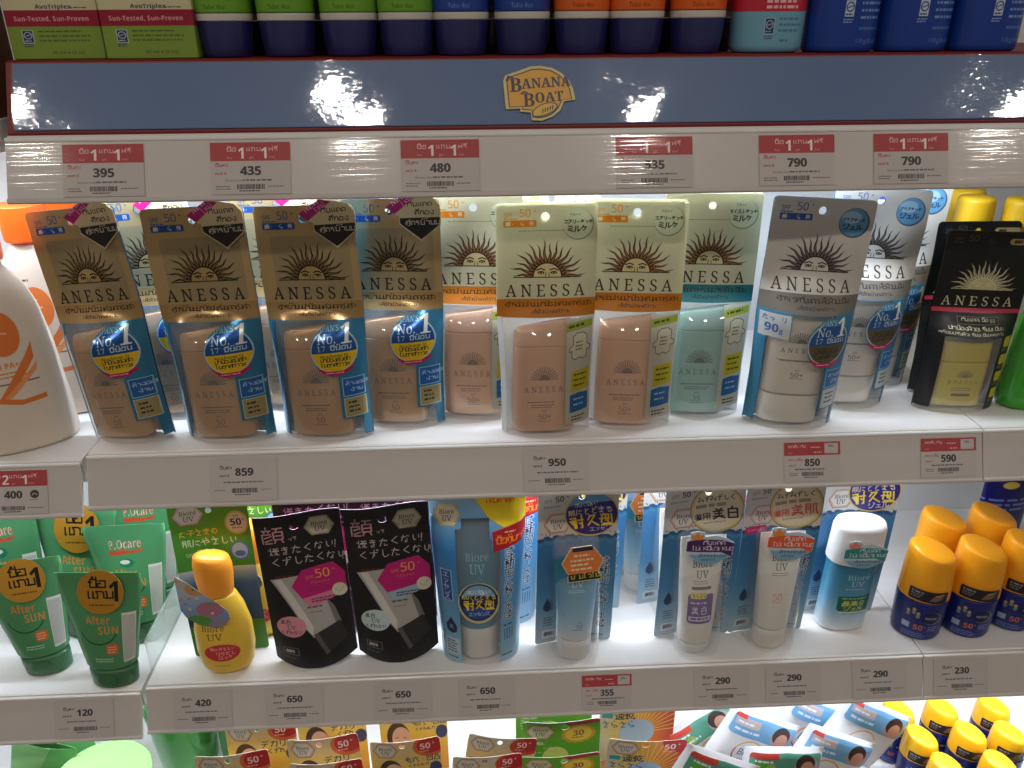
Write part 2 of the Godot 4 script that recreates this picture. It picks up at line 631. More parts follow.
func numbered(called: String) -> String:
	var n: int = taken.get(called, 0)
	taken[called] = n + 1
	return called if n == 0 else "%s_%03d" % [called, n]

# Adds a thing, or a copy of one that is already in the scene, at its place: turn = (lean, turn, roll) in degrees.
func put(o: Node3D, called: String, label: String, category: String, group: String, at: Vector3, turn := Vector3.ZERO) -> Node3D:
	var r: Node3D = o.duplicate() if o.is_inside_tree() else o
	r.name = numbered(called)
	r.position = at
	r.rotation_degrees = turn
	r.set_meta("label", label)
	r.set_meta("category", category)
	if group:
		r.set_meta("group", group)
	elif r.has_meta("group"):
		r.remove_meta("group")
	add_child(r, true)
	return r

func structure(called: String, mesh: Mesh, m: Material, label: String, category: String) -> MeshInstance3D:
	var o := part(self, called, mesh, m)
	o.set_meta("kind", "structure")
	o.set_meta("label", label)
	o.set_meta("category", category)
	return o

# ---------------------------------------------------------------- the shop and its fixtures
func downlight(at: Vector3, nth: String) -> void:
	var o := Node3D.new()
	put(o, "ceiling_downlight", "round warm white ceiling downlight, %s counted from the carton end" % nth, "light", "downlights in the shop ceiling", at)
	part(o, "trim_ring", loft([[-0.004, 0.072, 0.072], [-0.006, 0.080, 0.080], [0.0, 0.084, 0.084], [0.004, 0.084, 0.084]], 32), mat(c8(225, 225, 222), 0.4))
	var glow := mat(Color.WHITE, 0.5)
	glow.emission_enabled = true
	glow.emission = WARM
	glow.emission_energy_multiplier = 6.0
	part(o, "lamp_lens", loft([[-0.0075, 0.060, 0.060], [-0.006, 0.066, 0.066]], 32), glow)
	var l := AreaLight3D.new()
	l.name = "lamp_light"
	l.area_size = Vector2(0.11, 0.11)
	l.area_normalize_energy = true
	l.light_color = WARM
	l.light_energy = DOWN
	l.area_range = 8.0
	l.shadow_enabled = true
	l.position = Vector3(0, -0.009, 0)
	l.rotation_degrees = Vector3(-90, 0, 0)
	o.add_child(l)

func room() -> void:
	var wall := mat(c8(196, 190, 182), 0.8)
	structure("floor", block(6.4, 0.1, 3.4, 0.002, Vector3(0, -1.55, 1.3)), mat(c8(150, 142, 134), 0.35), "grey tiled floor of the shop aisle", "floor")
	structure("ceiling", block(6.4, 0.1, 3.4, 0.002, Vector3(0, 1.31, 1.3)), mat(c8(205, 202, 198), 0.9), "plain pale ceiling of the shop", "ceiling")
	structure("wall_back", block(6.4, 2.9, 0.08, 0.002, Vector3(0, -0.12, -0.335)), mat(c8(228, 228, 226), 0.55), "white back panel behind the shelves", "wall")
	structure("wall_front", block(6.4, 2.9, 0.08, 0.002, Vector3(0, -0.12, 2.96)), wall, "plain wall across the aisle", "wall")
	structure("wall_left", block(0.08, 2.9, 3.4, 0.002, Vector3(-3.2, -0.12, 1.3)), wall, "plain wall at the left end of the aisle", "wall")
	structure("wall_right", block(0.08, 2.9, 3.4, 0.002, Vector3(3.2, -0.12, 1.3)), wall, "plain wall at the right end of the aisle", "wall")

var rail_mat: StandardMaterial3D
var cover_mat: StandardMaterial3D
var board_mat: StandardMaterial3D
var bead_mat: StandardMaterial3D

func ripple(w: int, h: int, across: float, along: float, sd: int) -> ImageTexture:
	var n := FastNoiseLite.new()
	n.seed = sd
	n.frequency = 1.0
	n.fractal_octaves = 3
	var im := Image.create(w, h, false, Image.FORMAT_L8)
	for y in h:
		for x in w:
			var g := 0.5 + 0.5 * n.get_noise_2d(float(x) / w * along, float(y) / h * across)
			im.set_pixel(x, y, Color(g, g, g))
	return ImageTexture.create_from_image(im)

# One shelf of one bay: board, price rail with its clear cover, and the light strip under its front where it has one.
func shelf(x0: float, x1: float, y: float, lit: bool, label: String, covered := true, power := 1.0) -> void:
	var o := Node3D.new()
	put(o, "display_shelf", label, "shelf", "", Vector3(0, y, 0))
	var top := 0.003
	part(o, "shelf_board", run([Vector2(-0.294, -0.022), Vector2(-0.294, top), Vector2(-0.001, top), Vector2(0.0005, top - 0.0012), Vector2(0.0005, -0.022)], x0, x1), board_mat)
	# slanted rail, its upper bead and lower lip
	part(o, "price_rail", run([Vector2(0.0022, -0.0005), Vector2(0.0040, -0.0005), Vector2(0.0225, -0.0445), Vector2(0.0195, -0.0460), Vector2(0.0012, -0.0040), Vector2(0.0022, -0.0035)], x0, x1), rail_mat)
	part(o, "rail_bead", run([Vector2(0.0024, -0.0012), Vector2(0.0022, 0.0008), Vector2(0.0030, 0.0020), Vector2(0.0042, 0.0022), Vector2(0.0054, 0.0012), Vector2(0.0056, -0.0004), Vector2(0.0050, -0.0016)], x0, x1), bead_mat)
	part(o, "rail_lip", run([Vector2(0.0195, -0.0455), Vector2(0.0225, -0.0440), Vector2(0.0245, -0.0452), Vector2(0.0250, -0.0470), Vector2(0.0238, -0.0486), Vector2(0.0205, -0.0486)], x0, x1), rail_mat)
	if covered:
		fresh()
		var n := 10
		var prev := []
		for i in n + 1:
			var t := lerpf(0.03, 0.97, float(i) / n)
			var z := lerpf(0.0040, 0.0225, t) + 0.0016
			var yy := lerpf(-0.0005, -0.0445, t) + 0.0007
			var row := [vert(Vector3(x0 + 0.001, yy, z), Vector2(0, t)), vert(Vector3(x1 - 0.001, yy, z), Vector2((x1 - x0) / 0.9, t))]
			if prev:
				quad(prev[0], prev[1], row[1], row[0])
			prev = row
		part(o, "rail_cover", surface(ArrayMesh.new()), cover_mat)
	if lit:
		var strip := Node3D.new()
		strip.name = "light_strip"
		strip.position = Vector3((x0 + x1) / 2, -0.024, STRIP_Z)
		o.add_child(strip, true)
		var w := x1 - x0 - 0.02
		part(strip, "strip_housing", block(w, 0.004, 0.014, 0.0006), mat(c8(210, 210, 212), 0.4))
		var glow := mat(Color.WHITE, 0.5)
		glow.emission_enabled = true
		glow.emission = COOL
		glow.emission_energy_multiplier = 4.0
		part(strip, "strip_diffuser", block(w - 0.006, 0.002, 0.010, 0.0006, Vector3(0, -0.003, 0)), glow)
		var l := AreaLight3D.new()
		l.name = "strip_light"
		l.area_size = Vector2(w - 0.006, 0.010)
		l.area_normalize_energy = true
		l.light_color = COOL
		l.light_energy = STRIP * power * w / 0.88
		l.area_range = 4.0
		l.shadow_enabled = true
		l.position = Vector3(0, -0.0045, 0)
		l.rotation_degrees = Vector3(-90, 0, 0)
		strip.add_child(l)

const STRIP_Z := -0.075
const L0 := -0.4575
const R0 := 0.4515

func shelves() -> void:
	rail_mat = mat(c8(205, 198, 194), 0.32)
	bead_mat = mat(c8(240, 239, 238), 0.16)  # whiter than the rail: its ceiling-light highlight is put into the colour
	board_mat = mat(c8(232, 230, 228), 0.38)
	cover_mat = clear_mat(Color.WHITE, 0.03, 0.07)
	cover_mat.heightmap_enabled = true
	cover_mat.heightmap_texture = ripple(64, 256, 26.0, 5.0, 3)
	cover_mat.heightmap_scale = 0.007
	shelf(-0.45, 0.45, 0.0, true, "white shelf under the blue banner, its rail holding six red-topped price tags")
	shelf(-0.45, 0.45, -0.30, true, "white shelf of foil pouches with the 859, 950, 850 and 590 tags on its rail")
	shelf(-0.45, 0.45, -0.60, true, "white shelf of tubes and black pouches with the 420 to 290 tags on its rail", true, 0.72)
	shelf(-0.45, 0.45, -0.90, false, "lowest white shelf carrying the sheet cards and wipes")
	shelf(-0.95, L0, -0.307, true, "short white shelf under the orange-capped bottles, with the 400 tag", true, 0.45)
	shelf(-0.95, L0, -0.607, true, "short white shelf under the green tubes, with the 120 tag", true, 0.6)
	shelf(-0.95, L0, -0.907, false, "lowest short white shelf under the pale green tub")
	shelf(-0.95, L0, 0.012, true, "short white shelf above the orange-capped bottles")
	shelf(R0, 0.95, 0.0, false, "short white shelf continuing the top rail past the blue banner")
	shelf(R0, 0.95, -0.30, false, "short white shelf under the green bottle and yellow caps")
	shelf(R0, 0.95, -0.60, true, "short white shelf under the yellow-capped roll-ons, with the 230 tag")
	shelf(R0, 0.95, -0.90, false, "lowest short white shelf under the small yellow-capped roll-ons")
	for x in [-0.4538, 0.4508]:
		var u := Node3D.new()
		put(u, "shelf_upright", "slotted grey steel upright between the shelves at the " + ("white lotion bottle" if x < 0 else "black sun pouch"), "upright", "", Vector3(x, -1.5, -0.279))
		part(u, "post", block(0.0025, 2.7, 0.028, 0.0004, Vector3(0, 1.35, 0)), mat(c8(160, 160, 160), 0.4, 0.6))
	# tray with the blue banner
	var red := mat(c8(120, 28, 30), 0.5)
	var tray := Node3D.new()
	put(tray, "banner_tray", "long red cardboard tray with a blue film-wrapped front and yellow logo", "banner", "", Vector3(0, 0.003, 0))
	part(tray, "tray_top", run([Vector2(-0.27, 0.050), Vector2(-0.27, 0.057), Vector2(-0.0265, 0.057), Vector2(-0.0245, 0.0555), Vector2(-0.026, 0.050)], -0.449, 0.62), red)
	part(tray, "tray_front", run([Vector2(-0.006, 0.0), Vector2(-0.0015, 0.0), Vector2(-0.0015, 0.002), Vector2(-0.0245, 0.0555), Vector2(-0.029, 0.0540)], -0.449, 0.62), red)
	begin(1056, 54, c8(64, 104, 158), 3.0)
	var m := mat(Color.WHITE, 0.4, 0, finish())
	var base := func(u: float, v: float, lift: float) -> Vector3:
		return Vector3(lerpf(-0.443, 0.618, u), lerpf(0.0538, 0.0036, v) + lift * 0.4, lerpf(-0.0238, -0.0022, v) + lift * 0.9)
	part(tray, "blue_panel", sheet(func(u, v): return base.call(u, v, 0.0012), 0, 1, 0, 1, 8, 2, 0.0006), m)
	# logo
	var at := Vector3(-0.0070, 0.0285, -0.0094)
	var logo := part(tray, "logo_plate", plate_scaled(plate(logo_outline(), 0.0003, [-0.036, -0.028, 0.036, 0.028]), 0.87), print_mat(logo_print(), 0.4), mat(c8(225, 205, 120), 0.5), at)
	logo.rotation_degrees = Vector3(-23.3, 0, 0)
	# clear film with creases
	var film := clear_mat(Color.WHITE, 0.02, 0.04)
	film.heightmap_enabled = true
	film.heightmap_texture = ripple(1024, 96, 9.0, 90.0, 11)
	film.heightmap_scale = 0.007
	part(tray, "clear_film", sheet(func(u, v): return base.call(u, v, 0.0040 + 0.0003 * sin(u * 61.0 + 3.0 * v)), 0, 1, 0, 1, 90, 4, 0.0001), film)
	# clear low divider at the joint of the two lower bays
	var dv := Node3D.new()
	put(dv, "shelf_divider", "low clear plastic divider between the green tubes and yellow bottle", "divider", "", Vector3(-0.4512, -0.597, -0.02))
	part(dv, "panel", block(0.002, 0.045, 0.20, 0.0004, Vector3(0, 0.0225, -0.10)), clear_mat(c8(215, 235, 225), 0.25, 0.1))

func logo_outline() -> PackedVector2Array:
	var o := PackedVector2Array()
	for p in [[-35, 12], [-33, 17], [-27, 19], [-18, 22], [-8, 25.5], [2, 26], [13, 24], [22, 19], [29, 12], [33, 4], [35, -7], [24, -8.5], [20, -17], [13, -23], [2, -27], [-8, -26.5], [-9, -19], [-19, -18], [-19, -15], [-33, -15.5], [-34, -4]]:
		o.append(Vector2(p[0], p[1]) * 0.001)
	return o

func logo_print() -> ImageTexture:
	begin(72, 56, c8(232, 214, 130), 10.0)
	var navy := c8(30, 32, 70)
	var o := []
	var inner := []
	for p in logo_outline():
		o.append(Vector2(36 + p.x * 930, 28 - p.y * 920))
		inner.append(Vector2(36 + p.x * 880, 28 - p.y * 860))
	var rim := o.map(func(p): return Vector2(36 + (p.x - 36) * 0.98, 28 + (p.y - 28) * 0.98))
	poly(rim, navy)
	poly(inner, c8(240, 178, 36))
	xf = Transform2D(-0.05, Vector2(0, 0))
	text("B", 5.5, 27.5, 13.5, navy, "t")
	text("ANANA", 17.5, 25.0, 9.6, navy, "t", 0, 0.92, 0.2)
	text("ANANA", 17.8, 25.0, 9.6, navy, "t", 0, 0.92, 0.2)
	text("B", 17.5, 42.5, 13.0, navy, "t")
	text("OAT", 29.5, 39.0, 9.6, navy, "t", 0, 0.95, 0.2)
	text("OAT", 29.8, 39.0, 9.6, navy, "t", 0, 0.95, 0.2)
	xf = Transform2D()
	line([Vector2(4, 16), Vector2(6, 12), Vector2(10, 13), Vector2(9, 16)], 1.4, navy)
	line([Vector2(18, 29), Vector2(21, 27), Vector2(24, 28)], 1.4, navy)
	xf = Transform2D(-0.35, Vector2(41, 45))
	ell(0, 0, 13.5, 6.5, navy)
	ell(0, -0.3, 12.2, 5.4, c8(240, 200, 70))
	ell(0, 1.5, 11.0, 3.2, navy)
	ell(0, 0.8, 11.0, 3.0, c8(240, 200, 70))
	for i in 5:
		line([Vector2(-3 + i * 2.6, 1.5), Vector2(-1.4 + i * 2.6, -1.6)], 1.1, navy)
	xf = Transform2D()
	return finish()

# ---------------------------------------------------------------- price tags
func bold(s: String, x: float, y: float, cap: float, c: Color, wide: float) -> void:
	for d in [[-0.22, 0.0], [0.22, 0.0], [0.0, -0.15], [0.0, 0.15]]:
		text(s, x + d[0], y + d[1], cap, c, "b", 0.5, wide)

func tag_print(kind: String, price: String) -> ImageTexture:
	var paper := c8(198, 190, 187)
	var red := c8(178, 34, 46)
	var ink := c8(22, 20, 24)
	var grey := c8(96, 92, 94)
	begin(68, 46, paper, 10.0)
	if kind == "promo":
		rect(0, 0, 68, 16.5, red)
		var soft := c8(236, 190, 186)
		pen("ซื้อ", 13.5, 3.2, 5.4, soft, 0.13, 0, 0.8)
		text("buy", 14, 14.4, 2.0, soft, "s")
		text("2" if price == "400" else "1", 23.0, 14.4, 9.8, c8(250, 240, 236), "b")
		pen("แถม", 30.0, 3.2, 5.2, soft, 0.13, 0, 0.85)
		text("get", 33, 14.4, 2.0, soft, "s")
		text("1", 42.5, 14.4, 9.8, c8(250, 240, 236), "b")
		pen("ฟรี", 49.5, 3.2, 5.2, soft, 0.13, 0, 0.8)
		text("free", 50, 14.4, 2.0, soft, "s")
		pen("ชิ้นละ", 3.5, 18.0, 4.0, red, 0.12, 0, 0.75)
		text("each B", 3.5, 28.6, 2.2, red, "b")
		bold(price, 34, 29.0, 7.6, ink, 1.04)
		if price == "400":
			ell(55, 25, 4.4, 4.4, ink)
			line([Vector2(52.5, 26), Vector2(54.5, 24), Vector2(57.5, 25.5)], 0.9, paper)
			fine(50, 30.6, 10, 1, 0.8, 1, grey)
		else:
			text("Banana Boat", 12, 34.6, 1.9, grey, "s")
			fine(27.5, 32.8, 30, 1, 1.5, 2, grey)
		fine(4, 38.6, 13, 2, 0.9, 2.2, grey)
		bars(22, 37.2, 23, 4.4, ink)
		fine(24, 42.6, 18, 1, 1.0, 2, ink)
		fine(48, 38.8, 16, 1, 0.9, 2, grey)
	elif kind == "sale":
		rect(0, 0, 68, 15.5, red)
		var soft2 := c8(240, 196, 190)
		pen("ลดพิเศษ", 4.5, 2.4, 4.6, soft2, 0.13, 0, 0.78)
		text("save", 4.5, 13.2, 2.0, soft2, "s")
		fine(32, 5.6, 13, 1, 1.2, 2, soft2)
		fine(36, 11.4, 10, 1, 1.2, 2, soft2)
		rect(49, 1.8, 16.5, 11.8, paper)
		text({"850": "995.-", "590": "790.-", "355": "390.-"}[price], 57.2, 6.6, 2.8, grey, "b", 0.5)
		pen("ลดเหลือ", 4.5, 18.4, 3.8, red, 0.12, 0, 0.78)
		text("now B", 5.5, 28.0, 2.0, red, "b")
		bold(price, 34, 28.0, 8.2, ink, 1.0)
		fine(13, 31.0, 45, 1, 1.6, 2, grey)
		fine(6, 36.0, 12, 2, 0.9, 2.2, grey)
		bars(21, 35.0, 26, 4.6, ink)
		fine(24, 40.8, 18, 1, 1.0, 2, ink)
	else:
		pen("ชิ้นละ", 10.0, 8.0, 4.4, ink, 0.12, 0, 0.75)
		text("each B", 10.0, 19.8, 2.2, ink, "b")
		bold(price, 35, 19.0, 7.8, ink, 1.04)
		fine(14, 25.0, 44, 1, 1.5, 2, grey)
		fine(5, 33.8, 13, 1, 0.9, 2, grey)
		bars(22, 32.2, 26, 5.0, ink)
		fine(25, 38.6, 18, 1, 1.0, 2, ink)
		fine(51, 33.6, 13, 1, 0.9, 2, grey)
	return finish()

func tags() -> void:
	var list := [
		["promo", "395", -0.371, 0.0, "red-topped price tag reading 395, at the start of the top rail below the cartons"], ["promo", "435", -0.2505, 0.0, "red-topped price tag reading 435, second on the top rail, below the green bottles"], ["promo", "480", -0.0924, 0.0, "red-topped price tag reading 480, before the yellow logo on the top rail"],
		["promo", "535", 0.0901, 0.0, "red-topped price tag reading 535, past the yellow logo on the top rail"], ["promo", "790", 0.2138, 0.0, "red-topped price tag reading 790, between the 535 tag and the other 790"],
		["promo", "790", 0.3143, 0.0, "red-topped price tag reading 790, last on the top rail"],
		["promo", "400", -0.5227, -0.307, "red-topped price tag reading 400 under the white lotion bottle"], ["plain", "859", -0.2991, -0.30, "plain price tag reading 859 below the gold pouches"], ["plain", "950", 0.0108, -0.30, "plain price tag reading 950 below the foremost cream pouch"],
		["sale", "850", 0.2722, -0.30, "small red-topped price tag reading 850 below the silvery white pouches"], ["sale", "590", 0.4143, -0.30, "small red-topped price tag reading 590 under the black pouch"],
		["plain", "120", -0.5211, -0.607, "plain price tag reading 120 under the green tubes"], ["plain", "420", -0.3878, -0.60, "plain price tag reading 420 under the yellow bottle"],
		["plain", "650", -0.2849, -0.60, "plain price tag reading 650 below the pouch with the pink oval"], ["plain", "650", -0.1616, -0.60, "plain price tag reading 650 below the pouch with the pale blue oval"],
		["plain", "650", -0.0647, -0.60, "plain price tag reading 650 below the clear pouch with the teal tube"], ["sale", "355", 0.0748, -0.60, "small red-topped price tag reading 355 below the aqua tube"],
		["plain", "290", 0.2100, -0.60, "plain price tag reading 290 below the violet-labelled tube"], ["plain", "290", 0.2947, -0.60, "plain price tag reading 290 below the orange-bannered tube"],
		["plain", "290", 0.3982, -0.60, "plain price tag reading 290 below the white-capped gel bottle"], ["plain", "230", 0.4965, -0.60, "plain price tag reading 230 under the roll-ons"],
	]
	for t in list:
		var w := 0.058 if t[0] == "sale" else 0.066
		var h := 0.040 if t[0] == "sale" else 0.043
		var o := Node3D.new()
		var s := 0.53
		put(o, "price_tag", t[4], "price tag", "price tags on the rails", Vector3(t[2], t[3] + lerpf(-0.0005, -0.0445, s) + 0.00012, lerpf(0.0040, 0.0225, s) + 0.0003), Vector3(-22.8, 0, 0))
		part(o, "tag_card", sheet(func(u, v): return Vector3((u - 0.5) * w, (0.5 - v) * h, 0.0006), 0, 1, 0, 1, 1, 1, 0.0004), print_mat(tag_print(t[0], t[1]), 0.5), mat(c8(200, 194, 192), 0.6))

# ---------------------------------------------------------------- second shelf: foil pouches
const PW := 0.096
const PH := 0.230

func pouch_front(u: float, v: float, d := 0.029, wave := 0.0) -> Vector3:
	var start := 0.30 if d > 0.0295 else 0.40
	var b := smoothstep(start, start + (0.23 if d > 0.0295 else 0.18), v) * d * (1.0 - 0.12 * smoothstep(0.93, 1.0, v))
	var c := sqrt(maxf(0.0, 1.0 - pow(2.0 * u - 1.0, 2.0)))
	var z := b * pow(c, 1.5) + 0.0016 * sin(u * 7.0 + v * 9.0 + wave) * (1.0 - v) * smoothstep(0.0, 0.25, v) + wave * 0.004 * (1.0 - v) * (2.0 * u - 1.0)
	return Vector3((u - 0.5) * PW * (1.0 - 0.06 * smoothstep(0.4, 0.8, v)), (1.0 - v) * PH, z)

func pouch_back(u: float, v: float, d := 0.008, wave := 0.0) -> Vector3:
	var b := smoothstep(0.36, 0.62, v) * d
	var c := sqrt(maxf(0.0, 1.0 - pow(2.0 * u - 1.0, 2.0)))
	var f := pouch_front(u, v, 0.0, wave)
	return Vector3(f.x, f.y, f.z - b * c - 0.0018)

func pouch_print(kind: String) -> ImageTexture:
	var gold := kind == "gold"
	var white := kind == "white"
	var black := kind == "black"
	var teal := kind == "teal"
	var ground: Color = {"gold": c8(188, 160, 112), "cream": c8(216, 210, 186), "teal": c8(216, 210, 186), "white": c8(196, 192, 184), "black": c8(18, 18, 20)}[kind]
	var ink := c8(34, 28, 26)
	if kind in ["cream", "teal"]:
		ink = c8(66, 44, 30)
	if black:
		ink = c8(206, 198, 160)
	var blue := c8(58, 124, 160)
	begin(96, 230, ground, 6.0)
	# lettering over the emblem
	var spf: Color = c8(44, 84, 160) if gold or white else (c8(232, 140, 30) if not black else c8(90, 86, 78))
	if not teal:
		text("SPF", 8, 12.5, 4.2, spf, "s", 0, 0.9)
		text("50", 22, 12.5, 7.6, spf, "s")
		text("+", 35.5, 9.0, 4.0, spf, "s")
		fine(8, 13.6, 13, 1, 1.0, 2, spf)
		if not black:
			rrect(7.5, 15.5, 31, 6.4, 1.4, spf)
			pen("顔・からだ用", 10, 16.6, 4.2, c8(236, 232, 214), 0.14, 0, 1.05)
	if black:
		rrect(66, 8, 30, 7.5, 3.5, c8(196, 170, 120))
		pen("顔用", 71, 9.6, 4.4, c8(60, 40, 30), 0.14)
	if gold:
		# inner field of the foil, its dull reflections painted as a greyer tone
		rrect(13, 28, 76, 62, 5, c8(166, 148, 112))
	if kind in ["cream", "teal"]:
		fine(22, 25, 52, 1, 1.0, 2, c8(170, 164, 130))
		ell(78, 20, 14.5, 14.5, c8(150, 148, 120))
		ell(77.6, 19.4, 14.0, 14.0, c8(216, 218, 196))
		text("PA++", 70, 12.5, 3.2, c8(120, 120, 110), "s")
		pen("モイストタッチ" if teal else "エアリータッチ", 64.5, 15.5, 3.9, ink, 0.15)
		pen("ミルク", 67.5, 21, 6.6, ink, 0.14)
	if white:
		ell(78, 22, 14.2, 14.2, c8(64, 84, 104))
		ell(77.4, 21.4, 13.2, 13.2, c8(92, 150, 190))
		ell(75, 17, 9, 6, c8(150, 190, 214))
		pen("アクアタッチ", 67, 17.5, 3.5, c8(24, 40, 70), 0.15)
		pen("ジェル", 68, 23.0, 6.2, c8(24, 40, 70), 0.15)
	sun(49, 70 if not black else 72, 13.6, ink, {"gold": c8(176, 150, 100), "cream": c8(222, 206, 162), "teal": c8(222, 206, 162), "white": c8(202, 198, 188), "black": c8(190, 180, 130)}[kind], {"gold": c8(120, 96, 60), "cream": c8(150, 106, 66), "teal": c8(150, 106, 66), "white": c8(96, 88, 84), "black": c8(150, 142, 108)}[kind])
	text("ANESSA", 49, 89.0 if not black else 93, 11.8, ink, "r", 0.5, 0.9, 3.8)
	# the coloured band under it
	var band: Color = {"gold": c8(172, 140, 92), "cream": c8(206, 128, 36), "teal": c8(48, 126, 138), "white": c8(112, 106, 98), "black": c8(186, 52, 78)}[kind]
	if black:
		rect(0, 96, 96, 5.2, band)
		text("PERFECT", 48, 100.3, 3.0, c8(120, 20, 40), "s", 0.5)
		rect(26, 105.4, 46, 8.4, c8(110, 106, 96))
		rect(26.6, 106, 44.8, 7.2, c8(18, 18, 20))
		pen("กันแดดเนื้อ", 30, 106, 5.0, ink, 0.12, 0, 0.72)
		text("BB", 61, 111.8, 4.0, ink, "s")
		pen("ปกป้องผิวดูเรียบเนียน", 16, 115, 5.6, ink, 0.12, 0, 0.68)
		pen("พร้อมปรับผิวเรียบเนียนตลอดวัน", 8, 122, 4.2, ink, 0.12, 0, 0.72)
		for i in 4:
			rrect(80, 128 + i * 23, 11.5, 13.5, 2.5, c8(188, 176, 48))
			fine(79.5, 143.5 + i * 23, 13, 2, 1.0, 2.0, c8(150, 146, 120))
	else:
		rect(0, 91, 96, 17, band)
		var words: String = {"gold": "สูตรน้ำนมปกป้องแสงแดดสูงสุด", "cream": "สูตรอ่อนโยนปกป้องแสงแดดสูงสุด", "teal": "สูตรกันแดดพร้อมบำรุงผิวเนียน", "white": "สูตรเจลกันแดดเพื่อผิวชุ่มชื้น"}[kind]
		pen(words, 49, 92.8, 6.2, ink, 0.085, 0.5, 0.56)
		pen("เพื่อผิวหน้าและผิวกาย", 51, 100.8, 4.0, ink, 0.09, 0.5, 0.58)
	# lower part: strips and badges (the window between them is clear film)
	if gold or white:
		rect(0, 108, 96, 122, blue)
		if white:
			rect(2, 111, 26, 24, c8(186, 190, 190))
			pen("たっぷり", 4, 113, 5.2, c8(52, 92, 160), 0.15, 0, 1.0)
			text("90", 6, 129, 8.0, c8(40, 84, 160), "b")
			text("g", 18.5, 129, 4.5, c8(40, 84, 160), "b")
		# badge
		var cx := 68.0
		var cy := 136.0
		ell(cx, cy, 22.0, 22.0, c8(190, 214, 226))
		ell(cx, cy, 20.8, 20.8, c8(36, 86, 154))
		ell(cx, cy, 20.8, 20.8, c8(236, 196, 40) if gold else c8(98, 88, 70), 180, 360)
		rect(cx - 20.8, cy - 0.3, 41.6, 1.6, c8(36, 86, 154))
		rect(cx - 17, cy - 25.6, 34, 7.5, blue)
		text("JAPAN'S", cx - 17, cy - 18.6, 5.0, c8(196, 216, 226), "r", 0, 0.82)
		text("No.", cx - 15, cy - 7.6, 9.0, c8(214, 228, 236), "r", 0, 0.9)
		text("1", cx + 5.5, cy - 6.6, 18.5, c8(236, 238, 230), "t", 0, 0.9)
		text("17", cx - 15.5, cy - 0.6, 5.4, c8(206, 222, 232), "r")
		pen("ปีซ้อน", cx - 3.5, cy - 6.8, 6.4, c8(206, 222, 232), 0.13, 0, 0.78)
		var bi := c8(40, 52, 60) if gold else c8(40, 34, 26)
		text("Aqua Booster EX", cx, cy + 6.0, 2.8, bi, "s", 0.5, 0.9)
		pen("ปกป้องสูงสุด", cx, cy + 5.8, 5.0, bi, 0.13, 0.5, 0.62)
		pen("ในทุกสภาวะ", cx, cy + 10.8, 5.0, bi, 0.13, 0.5, 0.62)
		poly([Vector2(cx - 18, cy + 15), Vector2(cx - 8, cy + 20), Vector2(cx + 8, cy + 20), Vector2(cx + 18, cy + 15), Vector2(cx + 17, cy + 19.5), Vector2(cx + 8, cy + 24.4), Vector2(cx - 8, cy + 24.4), Vector2(cx - 17, cy + 19.5)], c8(196, 40, 100))
		fine(cx - 9, cy + 21.4, 18, 1, 1.0, 2, c8(240, 200, 210))
		# two small panels on the strip
		rect(73.4, 164.4, 20.2, 19.2, c8(160, 200, 220))
		rect(74.2, 165.2, 18.6, 17.6, c8(44, 104, 178))
		pen("ล้างออก", 76, 168, 5.0, c8(190, 212, 230), 0.13, 0, 0.75)
		pen("ง่าย", 80, 174.5, 5.0, c8(190, 212, 230), 0.13, 0, 0.75)
		rect(73.4, 185.4, 20.2, 20.2, c8(196, 206, 190))
		rect(74.2, 186.2, 18.6, 18.6, c8(168, 152, 104) if gold else c8(190, 200, 206))
		fine(77.5, 189.5, 11, 3, 1.6, 4.6, bi)
	elif not black:
		rect(0, 108, 96, 122, c8(212, 214, 204))
		# label with the outlined figure, a yellow and a blue panel
		rect(66, 112, 28, 105, c8(206, 204, 194))
		xf = Transform2D(-0.12, Vector2(80, 117))
		rect(-14, -4, 28, 7, c8(168, 182, 54))
		fine(-11, -2, 22, 1, 2.2, 3, c8(70, 90, 30))
		xf = Transform2D()
		var dark := c8(96, 90, 80)
		var figure := [Vector2(73, 126), Vector2(77, 123), Vector2(84, 123), Vector2(88, 126), Vector2(88, 134), Vector2(92, 137), Vector2(91, 141), Vector2(88, 140), Vector2(88, 147), Vector2(84, 149), Vector2(80, 147), Vector2(76, 149), Vector2(72, 147), Vector2(72, 140), Vector2(69, 141), Vector2(69, 137), Vector2(73, 134)]
		poly(figure, c8(222, 214, 194))
		line(figure + [figure[0]], 0.7, dark)
		fine(76, 131, 9, 3, 1.2, 3.6, dark)
		poly([Vector2(72, 161), Vector2(92, 159), Vector2(93, 181), Vector2(72, 183)], c8(206, 194, 48))
		fine(75, 164, 15, 3, 1.8, 5.6, c8(90, 84, 30))
		poly([Vector2(71, 186), Vector2(81, 184), Vector2(92, 186), Vector2(92, 204), Vector2(71, 205)], c8(48, 116, 186))
		fine(75, 190, 14, 2, 1.8, 6, c8(190, 210, 230))
		fine(73, 209, 16, 2, 1.4, 3.4, c8(60, 56, 50))
	return finish()

